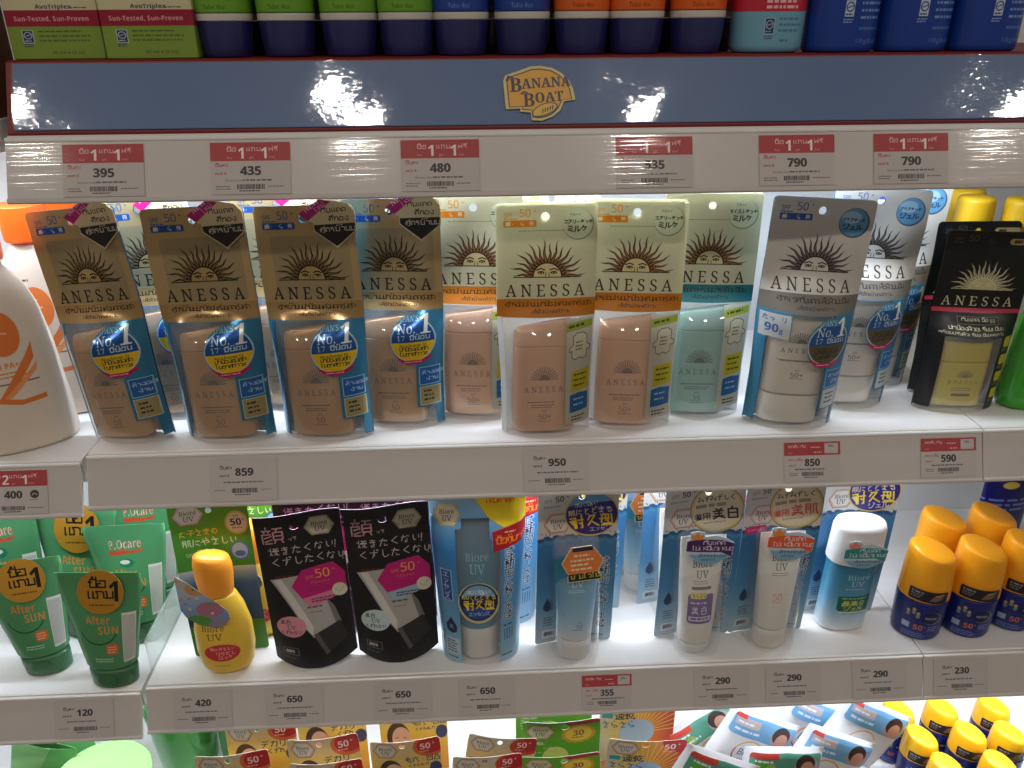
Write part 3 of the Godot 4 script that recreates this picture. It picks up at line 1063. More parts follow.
func bottle_print(body: Color, ink: Color, spf: String, tube := false) -> ImageTexture:
	# unrolled: the front lies in the middle of the width
	begin(160, 92 if not tube else 130, body, 6.0)
	var y := 0.0 if not tube else 22.0
	sun_small(80, 35 + y, 6.2, ink)
	text("ANESSA", 80, 48 + y, 6.2, ink, "r", 0.5, 0.85, 2.4)
	if tube:
		rect(56, 58 + y, 50, 0.8, ink)
		fine(60, 59.2 + y, 42, 1, 1.2, 2, ink)
	else:
		fine(62, 58, 36, 1, 1.3, 2.6, ink)
		fine(66, 61.5, 28, 2, 1.0, 2.4, ink)
	text("SPF", 80, 70 + y + (4 if tube else 0), 2.6, ink, "s", 0.5)
	text(spf, 80, 78 + y + (4 if tube else 0), 6.4, ink, "s", 0.5)
	rect(73, 79.6 + y + (4 if tube else 0), 14, 0.7, ink)
	return finish()

func promo_sticker() -> Array:
	# violet corner with NEW, a cream field and a black shield, stuck over the upper corner of the gold pouch
	begin(60, 52, c8(206, 188, 146), 8.0)
	var rim := c8(190, 176, 140)
	poly([Vector2(0, 14), Vector2(24, 0), Vector2(36, 3), Vector2(9, 22)], c8(168, 24, 104))
	xf = Transform2D(-0.55, Vector2(6, 13))
	text("NEW", 1.5, 1.2, 5.6, c8(226, 200, 214), "t")
	pen("ใหม่", 10, 2.0, 6.0, c8(226, 160, 190), 0.14, 0, 0.75)
	xf = Transform2D()
	var dark := c8(60, 52, 40)
	pen("กันแดด", 24, 8, 7.0, dark, 0.13, 0, 0.78)
	pen("สีทอง", 31, 17, 7.0, dark, 0.13, 0, 0.78)
	poly([Vector2(14, 26), Vector2(60, 26), Vector2(60, 35), Vector2(37, 52), Vector2(14, 33)], rim)
	poly([Vector2(15, 26.5), Vector2(59, 26.5), Vector2(59, 34), Vector2(37, 50), Vector2(15, 32)], c8(22, 20, 20))
	pen("สูตรน้ำนม", 20, 27.5, 7.6, c8(206, 196, 170), 0.12, 0, 0.72)
	var tex := finish()
	var o := PackedVector2Array()
	for p in [[0, 14], [24, 0], [38, 2], [54, 6], [60, 14], [60, 35], [37, 52], [14, 33], [14, 24], [9, 22]]:
		o.append(Vector2((p[0] - 30.0) * 0.00088, (26.0 - p[1]) * 0.00088))
	return [plate(o, 0.0004, [-0.0264, -0.0229, 0.0264, 0.0229]), print_mat(tex, 0.3)]

func milk_bottle(owner: Node3D, body: Color, ink: Color, spf: String, foil: float) -> void:
	var b := Node3D.new()
	b.name = "bottle"
	b.position = Vector3(-0.003, 0.004, 0.0035)
	owner.add_child(b, true)
	var n := 3.2
	part(b, "bottle_body", loft([[0, 0.028, 0.010, 0, n], [0.0012, 0.0305, 0.0116, 0, n], [0.003, 0.0312, 0.0122, 0, n], [0.050, 0.0312, 0.0124, 0, n], [0.089, 0.0300, 0.0119, 0, n], [0.0902, 0.0292, 0.0114, 0, n]], 44), print_mat(bottle_print(body, ink, spf), 0.34, foil))
	var cm := mat(body, 0.30, foil)
	part(b, "bottle_cap", loft([[0.0905, 0.0290, 0.0112, 0, n], [0.0913, 0.0299, 0.0118, 0, n], [0.104, 0.0294, 0.0098, 0, n, 0.10], [0.1095, 0.0288, 0.0074, 0, n, 0.15], [0.1110, 0.0272, 0.0060, 0, n, 0.15], [0.1114, 0.020, 0.004, 0, n, 0.15]], 44), cm)

func pouch(kind: String, wave := 0.0) -> Node3D:
	var o := Node3D.new()
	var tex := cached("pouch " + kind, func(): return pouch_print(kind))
	var d := 0.023
	if kind == "white":
		d = 0.030
	var front := func(u, v): return pouch_front(u, v, d, wave)
	var lifted := func(u, v): return pouch_front(u, v, d, wave) + Vector3(0, 0, 0.0005)
	var back := func(u, v): return pouch_back(u, v, 0.010, wave)
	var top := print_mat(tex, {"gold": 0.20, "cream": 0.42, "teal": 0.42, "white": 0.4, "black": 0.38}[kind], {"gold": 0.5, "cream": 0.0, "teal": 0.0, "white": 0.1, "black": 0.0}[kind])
	if kind in ["cream", "teal"]:
		top.backlight_enabled = true
		top.backlight = Color(1.0, 1.0, 0.85)
	var ground: Color = {"gold": c8(58, 118, 154), "cream": c8(206, 208, 200), "teal": c8(196, 206, 206), "white": c8(48, 120, 160), "black": c8(20, 20, 22)}[kind]
	var rear := mat(ground, 0.4)
	if kind in ["cream", "teal"]:
		rear.backlight_enabled = true
		rear.backlight = Color(1.0, 1.0, 1.0)
	var hole := [0.49, 0.052, 0.040, 0.0168]
	var vh := 0.472 if kind != "black" else 0.56
	part(o, "back_panel", sheet(back, 0, 1, 0, 1, 12, 22, 0.0003, hole, [0.05, 0.02]), rear)
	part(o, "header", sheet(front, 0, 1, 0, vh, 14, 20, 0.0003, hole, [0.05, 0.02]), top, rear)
	part(o, "window_film", sheet(front, 0, 1, vh, 1, 16, 16, 0.0001), cached("film", func(): return clear_mat(Color.WHITE, 0.05, 0.07)))
	if kind == "gold" or kind == "white":
		part(o, "border_strip", sheet(lifted, 0.0, 0.085, vh, 0.985, 3, 14, 0.0003), top, rear)
		part(o, "border_strip", sheet(lifted, 0.735, 1.0, vh, 0.90, 6, 14, 0.0003), top, rear)
		part(o, "border_strip", sheet(lifted, 0.93, 1.0, 0.90, 0.99, 2, 4, 0.0003), top, rear)
		part(o, "award_badge", badge_mesh(front, 68.0, 136.0, 22.0, 25.5), top, rear, Vector3.ZERO, "round badge reading No.1")
		if kind == "white":
			part(o, "weight_label", sheet(lifted, 0.02, 0.30, vh, 0.585, 4, 4, 0.0003), top, rear)
	elif kind != "black":
		part(o, "side_label", sheet(lifted, 0.69, 0.975, 0.478, 0.945, 6, 16, 0.0003), top, rear)
		part(o, "seam_strip", sheet(lifted, 0.0, 0.05, vh, 0.99, 2, 12, 0.0002), cached("haze", func(): return clear_mat(c8(226, 230, 230), 0.45, 0.2)))
	else:
		part(o, "border_strip", sheet(lifted, 0.0, 0.14, vh, 0.985, 4, 12, 0.0003), top, rear)
		part(o, "border_strip", sheet(lifted, 0.80, 1.0, vh, 0.985, 4, 12, 0.0003), top, rear)
	if kind == "gold":
		milk_bottle(o, c8(174, 130, 74), c8(70, 48, 30), "50", 0.3)
		var st: Array = cached("gold sticker", promo_sticker)
		var s := part(o, "promo_sticker", st[0], st[1], null, Vector3(0.0235, 0.2130, 0.0034), "cream, violet and black sticker")
		s.rotation_degrees = Vector3(0, 0, 2)
	elif kind == "cream":
		milk_bottle(o, c8(206, 158, 122), c8(104, 72, 54), "50+", 0.05)
	elif kind == "teal":
		milk_bottle(o, c8(132, 178, 170), c8(62, 78, 76), "35", 0.05)
	elif kind == "white":
		var b := Node3D.new()
		b.name = "tube"
		b.position = Vector3(-0.004, 0.005, 0.0075)
		o.add_child(b, true)
		var n := 2.4
		part(b, "tube_body", loft([[0.031, 0.0300, 0.0140, 0, n], [0.034, 0.0308, 0.0146, 0, n], [0.080, 0.0304, 0.0126, 0, n], [0.108, 0.0300, 0.0085, 0, n], [0.128, 0.0300, 0.003, 0, n]], 44), print_mat(bottle_print(c8(214, 206, 194), c8(70, 64, 58), "50+", true), 0.36))
		part(b, "tube_cap", loft([[0, 0.0275, 0.0120, 0, n], [0.0015, 0.0292, 0.0132, 0, n], [0.004, 0.0298, 0.0138, 0, n], [0.0300, 0.0308, 0.0146, 0, n]], 44), mat(c8(216, 210, 200), 0.34))
	else:
		var b2 := Node3D.new()
		b2.name = "bottle"
		b2.position = Vector3(-0.003, 0.006, 0.003)
		o.add_child(b2, true)
		var n2 := 3.4
		var lime := c8(186, 170, 34)
		part(b2, "bottle_body", loft([[0, 0.0255, 0.009, 0, n2], [0.0015, 0.0282, 0.0108, 0, n2], [0.056, 0.0282, 0.0112, 0, n2], [0.060, 0.0278, 0.0108, 0, n2]], 40), print_mat(cached("lime print", func(): return lime_print(lime)), 0.4))
		part(b2, "bottle_cap", loft([[0.0605, 0.0278, 0.0108, 0, n2], [0.062, 0.0282, 0.0112, 0, n2], [0.086, 0.0280, 0.0095, 0, n2], [0.0875, 0.0270, 0.0085, 0, n2]], 40), mat(lime, 0.4))
	return o

func lime_print(lime: Color) -> ImageTexture:
	begin(140, 60, lime, 6.0)
	var ink := c8(84, 78, 30)
	sun_small(72, 20, 4.2, ink)
	text("ANESSA", 72, 29, 5.0, ink, "r", 0.5, 0.9, 2.0)
	fine(60, 34, 26, 2, 1.2, 3, ink)
	rrect(61, 42, 22, 4, 2, c8(70, 62, 26))
	return finish()

# A round print on a bent front: centre and radii in millimetres of the pouch.
func badge_mesh(front: Callable, cx: float, cy: float, rx: float, ry: float) -> ArrayMesh:
	fresh()
	var m := ArrayMesh.new()
	var rings := 5
	var seg := 30
	for side in 2:
		var lift := 0.0011 - 0.0003 * side
		var id := []
		for j in rings + 1:
			var row := []
			for i in seg:
				var a := TAU * i / seg
				var r := float(j) / rings
				var u := minf(0.998, (cx + cos(a) * rx * r) / 96.0)
				var v := (cy + sin(a) * ry * r) / 230.0
				var p: Vector3 = front.call(u, v)
				row.append(vert(p + Vector3(0, 0, lift), Vector2(u, v)))
			id.append(row)
		for j in rings:
			for i in seg:
				var k := (i + 1) % seg
				if side == 0:
					quad(id[j][i], id[j + 1][i], id[j + 1][k], id[j][k])
				else:
					tri(id[j][i], id[j + 1][k], id[j + 1][i])
					tri(id[j][i], id[j][k], id[j + 1][k])
		surface(m)
	return m

var kept := {}

func cached(key: String, make: Callable) -> Variant:
	if not kept.has(key):
		kept[key] = make.call()
	return kept[key]

func second_shelf() -> void:
	var s := -0.2968
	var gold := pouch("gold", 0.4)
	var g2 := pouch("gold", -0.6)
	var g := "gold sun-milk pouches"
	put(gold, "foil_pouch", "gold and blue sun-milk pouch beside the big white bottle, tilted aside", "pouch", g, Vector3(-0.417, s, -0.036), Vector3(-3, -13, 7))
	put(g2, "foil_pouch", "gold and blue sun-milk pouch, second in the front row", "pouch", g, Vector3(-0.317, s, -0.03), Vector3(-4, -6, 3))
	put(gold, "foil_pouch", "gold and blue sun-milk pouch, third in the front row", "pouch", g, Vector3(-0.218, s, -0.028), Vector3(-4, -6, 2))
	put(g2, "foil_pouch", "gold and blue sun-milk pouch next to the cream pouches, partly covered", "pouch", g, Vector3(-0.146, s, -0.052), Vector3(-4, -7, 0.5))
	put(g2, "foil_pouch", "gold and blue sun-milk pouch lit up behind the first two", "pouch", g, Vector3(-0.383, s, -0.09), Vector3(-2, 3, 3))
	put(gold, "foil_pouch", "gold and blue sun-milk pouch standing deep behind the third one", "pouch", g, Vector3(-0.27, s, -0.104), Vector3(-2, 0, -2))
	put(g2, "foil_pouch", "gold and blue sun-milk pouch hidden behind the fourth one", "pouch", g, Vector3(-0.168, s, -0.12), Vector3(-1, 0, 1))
	var cream := pouch("cream", 0.5)
	var cream2 := pouch("cream", -0.5)
	g = "cream sun-milk pouches"
	put(cream, "foil_pouch", "cream pouch with an orange band, in front of the others and fully visible", "pouch", g, Vector3(0.003, s, -0.023), Vector3(-3, 2, 0))
	put(cream2, "foil_pouch", "cream pouch with an orange band half covered, next to the gold ones", "pouch", g, Vector3(-0.066, s, -0.066), Vector3(-3, -6, 0))
	put(cream2, "foil_pouch", "cream pouch with an orange band beside the turquoise bottle", "pouch", g, Vector3(0.088, s, -0.034), Vector3(-3, -6, -0.5))
	put(cream, "foil_pouch", "cream pouch standing deep behind the fully visible cream one", "pouch", g, Vector3(0.020, s, -0.110), Vector3(-1, 0, 1))
	var teal := pouch("teal", -0.5)
	g = "cream pouches with a teal band"
	put(teal, "foil_pouch", "cream pouch with a teal band and a turquoise bottle inside", "pouch", g, Vector3(0.167, s, -0.056), Vector3(-3, -5, -0.5))
	put(teal, "foil_pouch", "cream pouch with a teal band peeping out behind the first of its kind", "pouch", g, Vector3(0.183, s, -0.106), Vector3(-2, 0, -1))
	var white := pouch("white", 0.3)
	g = "grey-white and blue gel pouches"
	put(white, "foil_pouch", "silvery white pouch with a 90 g label and white tube, front of three", "pouch", g, Vector3(0.257, s, -0.03), Vector3(-2, -6, -2.5))
	put(white, "foil_pouch", "silvery white gel pouch, middle of three", "pouch", g, Vector3(0.334, s, -0.074), Vector3(-1, -4, -2.5))
	put(white, "foil_pouch", "silvery white gel pouch, rearmost of three, brightly lit at the top", "pouch", g, Vector3(0.384, s, -0.124), Vector3(0, 0, -2.5))
	var black := pouch("black", 0.2)
	g = "black pouches with a lime bottle"
	put(black, "foil_pouch", "black pouch with a gold half sun and a lime bottle inside", "pouch", g, Vector3(0.447, s, -0.050), Vector3(-2, -3, -2)).scale = Vector3(0.95, 0.825, 0.95)
	put(black, "foil_pouch", "black pouch of which only edges show behind the first", "pouch", g, Vector3(0.462, s, -0.092), Vector3(-2, 3, -1)).scale = Vector3(0.95, 0.825, 0.95)
	# white lotion bottles with orange caps on the neighbouring shelf
	var lotion := Node3D.new()
	var cream_plastic := c8(222, 208, 192)
	part(lotion, "bottle_body", loft([[0, 0.044, 0.026, 0, 2.4], [0.002, 0.0475, 0.029, 0, 2.4], [0.006, 0.0490, 0.030, 0, 2.4], [0.040, 0.0480, 0.030, 0, 2.4], [0.100, 0.0445, 0.0285, 0, 2.3], [0.140, 0.0390, 0.026, 0, 2.3], [0.160, 0.0330, 0.024, 0, 2.2], [0.176, 0.0240, 0.021, 0, 2.1], [0.184, 0.0180, 0.0175, 0, 2], [0.190, 0.0165, 0.0165]], 48), print_mat(lotion_print(cream_plastic), 0.35))
	part(lotion, "bottle_cap", loft([[0.190, 0.0205, 0.0205], [0.1915, 0.0215, 0.0215], [0.225, 0.0225, 0.0225], [0.2265, 0.0215, 0.0215], [0.227, 0.015, 0.015]], 36), mat(c8(236, 104, 32), 0.3))
	g = "white lotion bottles with orange caps"
	put(lotion, "lotion_bottle", "white sun-lotion bottle with a large orange disc print, at the front", "bottle", g, Vector3(-0.530, -0.304, -0.046), Vector3(0, 33, 0))
	put(lotion, "lotion_bottle", "white sun-lotion bottle with an orange cap behind the front one", "bottle", g, Vector3(-0.524, -0.304, -0.128), Vector3(0, 12, 0))
	put(lotion, "lotion_bottle", "white sun-lotion bottle with an orange cap, farthest back of three", "bottle", g, Vector3(-0.518, -0.304, -0.205), Vector3(0, 0, 0))
	# green bottle and yellow-capped bottles on the other neighbouring shelf
	var gel := Node3D.new()
	var lime := clear_mat(c8(52, 170, 30), 0.75, 0.15)
	part(gel, "bottle_body", loft([[0, 0.026, 0.016, 0, 2.6], [0.002, 0.0290, 0.0185, 0, 2.6], [0.006, 0.0300, 0.0195, 0, 2.6], [0.060, 0.0300, 0.0195, 0, 2.6], [0.100, 0.0285, 0.0185, 0, 2.5], [0.122, 0.0220, 0.016, 0, 2.2], [0.130, 0.0140, 0.0135], [0.134, 0.0130, 0.013]], 44), lime)
	part(gel, "bottle_cap", loft([[0.134, 0.0155, 0.0155], [0.135, 0.0162, 0.0162], [0.158, 0.0162, 0.0162], [0.160, 0.0150, 0.0150]], 32), mat(c8(40, 150, 40), 0.4))
	part(gel, "front_label", sheet(func(u, v): return Vector3((u - 0.5) * 0.040, 0.075 - v * 0.05, 0.0205 - 0.0055 * pow(2 * u - 1, 2)), 0, 1, 0, 1, 8, 2, 0.0002), print_mat(gel_print(), 0.4), mat(c8(40, 120, 40)))
	put(gel, "gel_bottle", "translucent bright green bottle at the edge of the picture beside the black pouch", "bottle", "", Vector3(0.527, -0.2968, -0.050), Vector3(0, 0, -3))
	var yb := Node3D.new()
	var yellow := c8(226, 180, 30)
	part(yb, "bottle_body", loft([[0, 0.017, 0.017], [0.002, 0.019, 0.019], [0.162, 0.019, 0.019], [0.165, 0.018, 0.018]], 32), mat(c8(214, 170, 40), 0.4))
	part(yb, "bottle_cap", loft([[0.165, 0.0185, 0.0185], [0.167, 0.0195, 0.0195], [0.204, 0.0190, 0.0190], [0.208, 0.0170, 0.0170], [0.209, 0.010, 0.010]], 32), mat(yellow, 0.4))
	g = "yellow-capped bottles behind the black pouch"
	put(yb, "sun_bottle", "yellow-capped bottle, dim and farthest back behind the black pouch", "bottle", g, Vector3(0.494, -0.2968, -0.180))
	put(yb, "sun_bottle", "yellow-capped bottle, pale, just behind the black pouch", "bottle", g, Vector3(0.478, -0.2968, -0.135))
	put(yb, "sun_bottle", "yellow-capped bottle, brightest, at the edge of the picture", "bottle", g, Vector3(0.522, -0.2968, -0.120))

func lotion_print(body: Color) -> ImageTexture:
	begin(260, 190, body, 4.0)
	xf = Transform2D(0.0, Vector2(4, -34))
	var orange := c8(222, 120, 56)
	ell(126, 100, 18, 22, orange)
	line([Vector2(112, 96), Vector2(120, 90), Vector2(128, 92)], 1.4, c8(240, 200, 170))
	line([Vector2(110, 104), Vector2(120, 98), Vector2(132, 100)], 1.4, c8(240, 200, 170))
	text("UVB PA++", 122, 134, 5.5, orange, "b", 0.5)
	fine(104, 138, 42, 2, 1.4, 4, orange)
	rect(100, 149, 50, 1.2, c8(90, 84, 80))
	poly([Vector2(152, 112), Vector2(150, 128), Vector2(118, 166), Vector2(108, 168), Vector2(112, 162)], orange)
	poly([Vector2(152, 132), Vector2(150, 140), Vector2(122, 164), Vector2(112, 166)], c8(232, 150, 96))
	poly([Vector2(108, 162), Vector2(130, 168), Vector2(152, 166), Vector2(152, 171), Vector2(128, 173), Vector2(106, 167)], orange)
	text("L", 104, 86, 3.0, c8(70, 66, 64), "b")
	fine(98, 70, 30, 1, 2.0, 3, c8(90, 84, 80))
	xf = Transform2D()
	return finish()

func gel_print() -> ImageTexture:
	begin(40, 50, c8(44, 150, 34), 6.0)
	ell(20, 30, 16, 14, c8(28, 96, 40))
	ell(20, 30, 12, 10, c8(52, 160, 50))
	fine(12, 26, 16, 3, 1.6, 4, c8(180, 230, 160))
	return finish()

# ---------------------------------------------------------------- third shelf
func biore(cx: float, cy: float, w: float, ink: Color, ground: Color, rim: Color) -> void:
	hexagon(cx, cy, w, w * 0.74, rim)
	hexagon(cx, cy, w * 0.92, w * 0.67, ground)
	hexagon(cx, cy, w * 0.86, w * 0.62, rim)
	hexagon(cx, cy, w * 0.83, w * 0.59, ground)
	text("Bioré", cx, cy - w * 0.01, w * 0.15, ink, "r", 0.5)
	text("UV", cx, cy + w * 0.22, w * 0.18, ink, "r", 0.5)

func face_pouch_print(blue: bool) -> ImageTexture:
	var black := c8(20, 19, 22)
	begin(93, 206, black, 6.0)
	var rose := c8(196, 142, 146)
	var pale := c8(206, 188, 186)
	pen("顔", 8, 13, 23, rose, 0.075)
	pen("って", 34, 29, 5.0, pale, 0.12)
	pen("焼きたくない", 12, 40, 11.5, pale, 0.085, 0, 1.04)
	pen("くずしたくない", 12, 55, 11.5, pale, 0.085, 0, 1.04)
	for p in [Vector2(84, 41), Vector2(91, 57)]:
		line([p, p + Vector2(-1, 7)], 1.0, pale)
		line([p + Vector2(-1.2, 9), p + Vector2(-1.3, 9.8)], 1.2, pale)
	biore(69, 20, 34, c8(50, 48, 44), c8(196, 190, 166), c8(120, 104, 62))
	xf = Transform2D()
	# the printed picture of a silver tube with a black cap
	poly([Vector2(8, 84), Vector2(40, 82), Vector2(74, 128), Vector2(80, 150), Vector2(48, 164), Vector2(40, 152)], c8(168, 164, 158))
	poly([Vector2(12, 85), Vector2(20, 84.5), Vector2(49, 150), Vector2(47, 161), Vector2(40, 150)], c8(206, 202, 196))
	poly([Vector2(66, 118), Vector2(74, 128), Vector2(80, 150), Vector2(74, 152)], c8(112, 108, 106))
	fine(44, 124, 22, 1, 2.2, 3, c8(90, 88, 86))
	fine(46, 131, 18, 1, 1.2, 3, c8(110, 108, 106))
	poly([Vector2(48, 160), Vector2(78, 148), Vector2(86, 172), Vector2(60, 190)], c8(44, 42, 44))
	poly([Vector2(48, 160), Vector2(53, 158), Vector2(64, 187), Vector2(60, 190)], c8(86, 84, 88))
	# magenta field with the factor
	poly([Vector2(30, 96), Vector2(43, 76), Vector2(78, 70), Vector2(90, 84), Vector2(90, 104), Vector2(84, 112), Vector2(44, 120)], c8(188, 22, 112))
	poly([Vector2(40, 113), Vector2(84, 106), Vector2(82, 114), Vector2(56, 124), Vector2(46, 123)], c8(140, 176, 190) if blue else c8(206, 118, 146))
	text("SPF", 46, 89, 4.2, c8(214, 160, 40), "s")
	text("50", 56, 89, 11.5, c8(226, 178, 44), "s")
	text("+", 76, 82, 4.6, c8(226, 178, 44), "s")
	text("PA++++", 51, 96.5, 4.6, c8(196, 120, 60), "s")
	fine(46, 101, 34, 2, 1.2, 3.2, c8(150, 16, 90))
	fine(50, 114.5, 26, 2, 1.6, 3.2, c8(96, 40, 70))
	ell(82, 108, 8.6, 8.6, c8(206, 204, 180))
	line([Vector2(77, 108), Vector2(82, 111), Vector2(87, 104)], 1.0, c8(170, 166, 140))
	fine(14, 80, 22, 1, 2.0, 3, c8(110, 30, 36))
	# oval label
	ell(24, 148, 17, 14, c8(186, 206, 206) if blue else c8(214, 142, 154))
	var dark := c8(60, 54, 62)
	pen("化粧下地", 11, 139, 6.0, dark, 0.1)
	pen("美白下地", 12, 138.5, 6.0, dark, 0.11)
	text("UV", 24, 151.5, 5.2, dark, "r", 0.5)
	pen("くずれない", 11, 153, 5.0, dark, 0.12)
	rect(11, 177, 18, 11, c8(120, 116, 116))
	rect(11.8, 177.8, 16.4, 9.4, black)
	pen("顔用", 14, 180, 5.0, pale, 0.13)
	fine(10, 193, 18, 1, 1.4, 3, c8(110, 106, 106))
	return finish()

func face_pouch(blue: bool, wave := 0.0) -> Node3D:
	var o := Node3D.new()
	var w := 0.093
	var h := 0.206
	var front := func(u, v):
		var c: float = 1.0 - pow(2.0 * u - 1.0, 2.0)
		return Vector3((u - 0.5) * w, (1.0 - v) * h + 0.010 * smoothstep(0.8, 1.0, v) * (1.0 - c), 0.017 * smoothstep(0.35, 1.0, v) * c + 0.004 * sin(u * 5.0 + wave) * (1.0 - v) - 0.002 * wave * (2.0 * u - 1.0))
	var back := func(u, v):
		var f: Vector3 = front.call(u, v)
		var c: float = 1.0 - pow(2.0 * u - 1.0, 2.0)
		return Vector3(f.x, f.y, f.z - 0.024 * smoothstep(0.35, 1.0, v) * c - 0.0008)
	var hole := [0.46, 0.080, 0.052, 0.019]
	var edge := mat(c8(150, 24, 96) if not blue else c8(130, 30, 100), 0.4)
	part(o, "front_panel", sheet(front, 0, 1, 0, 1, 14, 20, 0.0004, hole), print_mat(cached("face print " + str(blue), func(): return face_pouch_print(blue)), 0.42), mat(c8(214, 210, 208), 0.5))
	part(o, "back_panel", sheet(back, 0, 1, 0, 1, 12, 12, 0.0004, hole), edge)
	return o

func sunscreen_tube(called: String, owner: Node3D, h: float, cap_h: float, rc: float, rt: float, body: Material, cap: Material, at: Vector3, turn := Vector3.ZERO) -> Node3D:
	var t := Node3D.new()
	t.name = called
	t.position = at
	t.rotation_degrees = turn
	owner.add_child(t, true)
	part(t, "tube_body", loft([[cap_h + 0.0004, rc * 0.97, rc * 0.80], [cap_h + 0.003, rc, rc * 0.84], [lerpf(cap_h, h, 0.45), lerpf(rc, rt, 0.5), rc * 0.66], [lerpf(cap_h, h, 0.8), lerpf(rc, rt, 0.85), rc * 0.30], [h - 0.008, rt, 0.0016], [h, rt, 0.0010]], 40), body)
	part(t, "tube_cap", loft([[0, rc * 0.88, rc * 0.72], [0.0012, rc * 0.95, rc * 0.79], [cap_h * 0.6, rc * 0.99, rc * 0.83], [cap_h, rc * 0.97, rc * 0.81]], 40), cap)
	return t

func tube_print(kind: String) -> ImageTexture:
	begin(130, 125, c8(222, 220, 212), 6.0)
	if kind == "aqua":
		grad(0, 0, 130, 125, [[0.0, c8(40, 120, 150)], [0.45, c8(70, 148, 184)], [0.8, c8(160, 200, 220)], [1.0, c8(216, 220, 224)]])
		text("Bioré", 65, 30, 7.0, c8(170, 205, 215), "r", 0.5)
		text("UV", 65, 42, 8.5, c8(196, 218, 224), "r", 0.5)
		fine(53, 46, 24, 2, 1.0, 2.6, c8(180, 205, 215))
		text("SPF", 68, 96, 2.4, c8(50, 90, 130), "s", 0.5)
		text("50", 68, 104, 6.0, c8(50, 90, 130), "s", 0.5)
		fine(58, 106, 18, 1, 0.8, 2, c8(50, 90, 130))
		return finish()
	if kind == "essence":
		grad(0, 0, 130, 125, [[0.0, c8(22, 92, 122)], [0.55, c8(40, 132, 160)], [1.0, c8(60, 150, 176)]])
		text("Bioré", 65, 52, 8.0, c8(150, 190, 200), "r", 0.5)
		text("UV", 65, 65, 9.5, c8(176, 206, 212), "r", 0.5)
		return finish()
	text("Bioré", 65, 34, 8.0, c8(92, 88, 84), "r", 0.5)
	text("UV", 65, 46, 8.5, c8(92, 88, 84), "r", 0.5)
	fine(53, 49, 24, 2, 1.0, 2.6, c8(140, 134, 126))
	if kind == "violet":
		rrect(52, 55.5, 26, 3.4, 1.2, c8(86, 86, 74))
		rrect(48, 64, 34, 35, 4, c8(94, 50, 142))
		rrect(51, 62, 21, 7, 2.5, c8(232, 212, 70))
		pen("さらさら", 53, 63, 4.6, c8(90, 80, 40), 0.13)
		fine(51, 73, 27, 1, 2.4, 3, c8(200, 186, 214))
		pen("美白", 53, 78, 10.0, c8(226, 218, 230), 0.1, 0, 1.15)
		rrect(50, 90.5, 30, 5.6, 1.0, c8(206, 200, 216))
		fine(53, 92, 24, 1, 2.4, 3, c8(94, 60, 130))
	else:
		text("50", 63, 84, 9.0, c8(222, 130, 96), "s", 0.5)
		text("+", 71, 78, 4.0, c8(222, 130, 96), "s")
		fine(56, 86, 16, 1, 1.0, 2, c8(222, 150, 120))
	return finish()

func splash(y: float, w: float, c: Color) -> void:
	for i in 26:
		var x := w * i / 25.0
		ell(x, y + sin(i * 1.7) * 1.6, 4.0, 1.3 + 0.8 * sin(i * 2.3), c)
	for i in 14:
		ell(rng.randf() * w, y - rng.randf_range(1.0, 7.0), 0.7, 0.8, c)

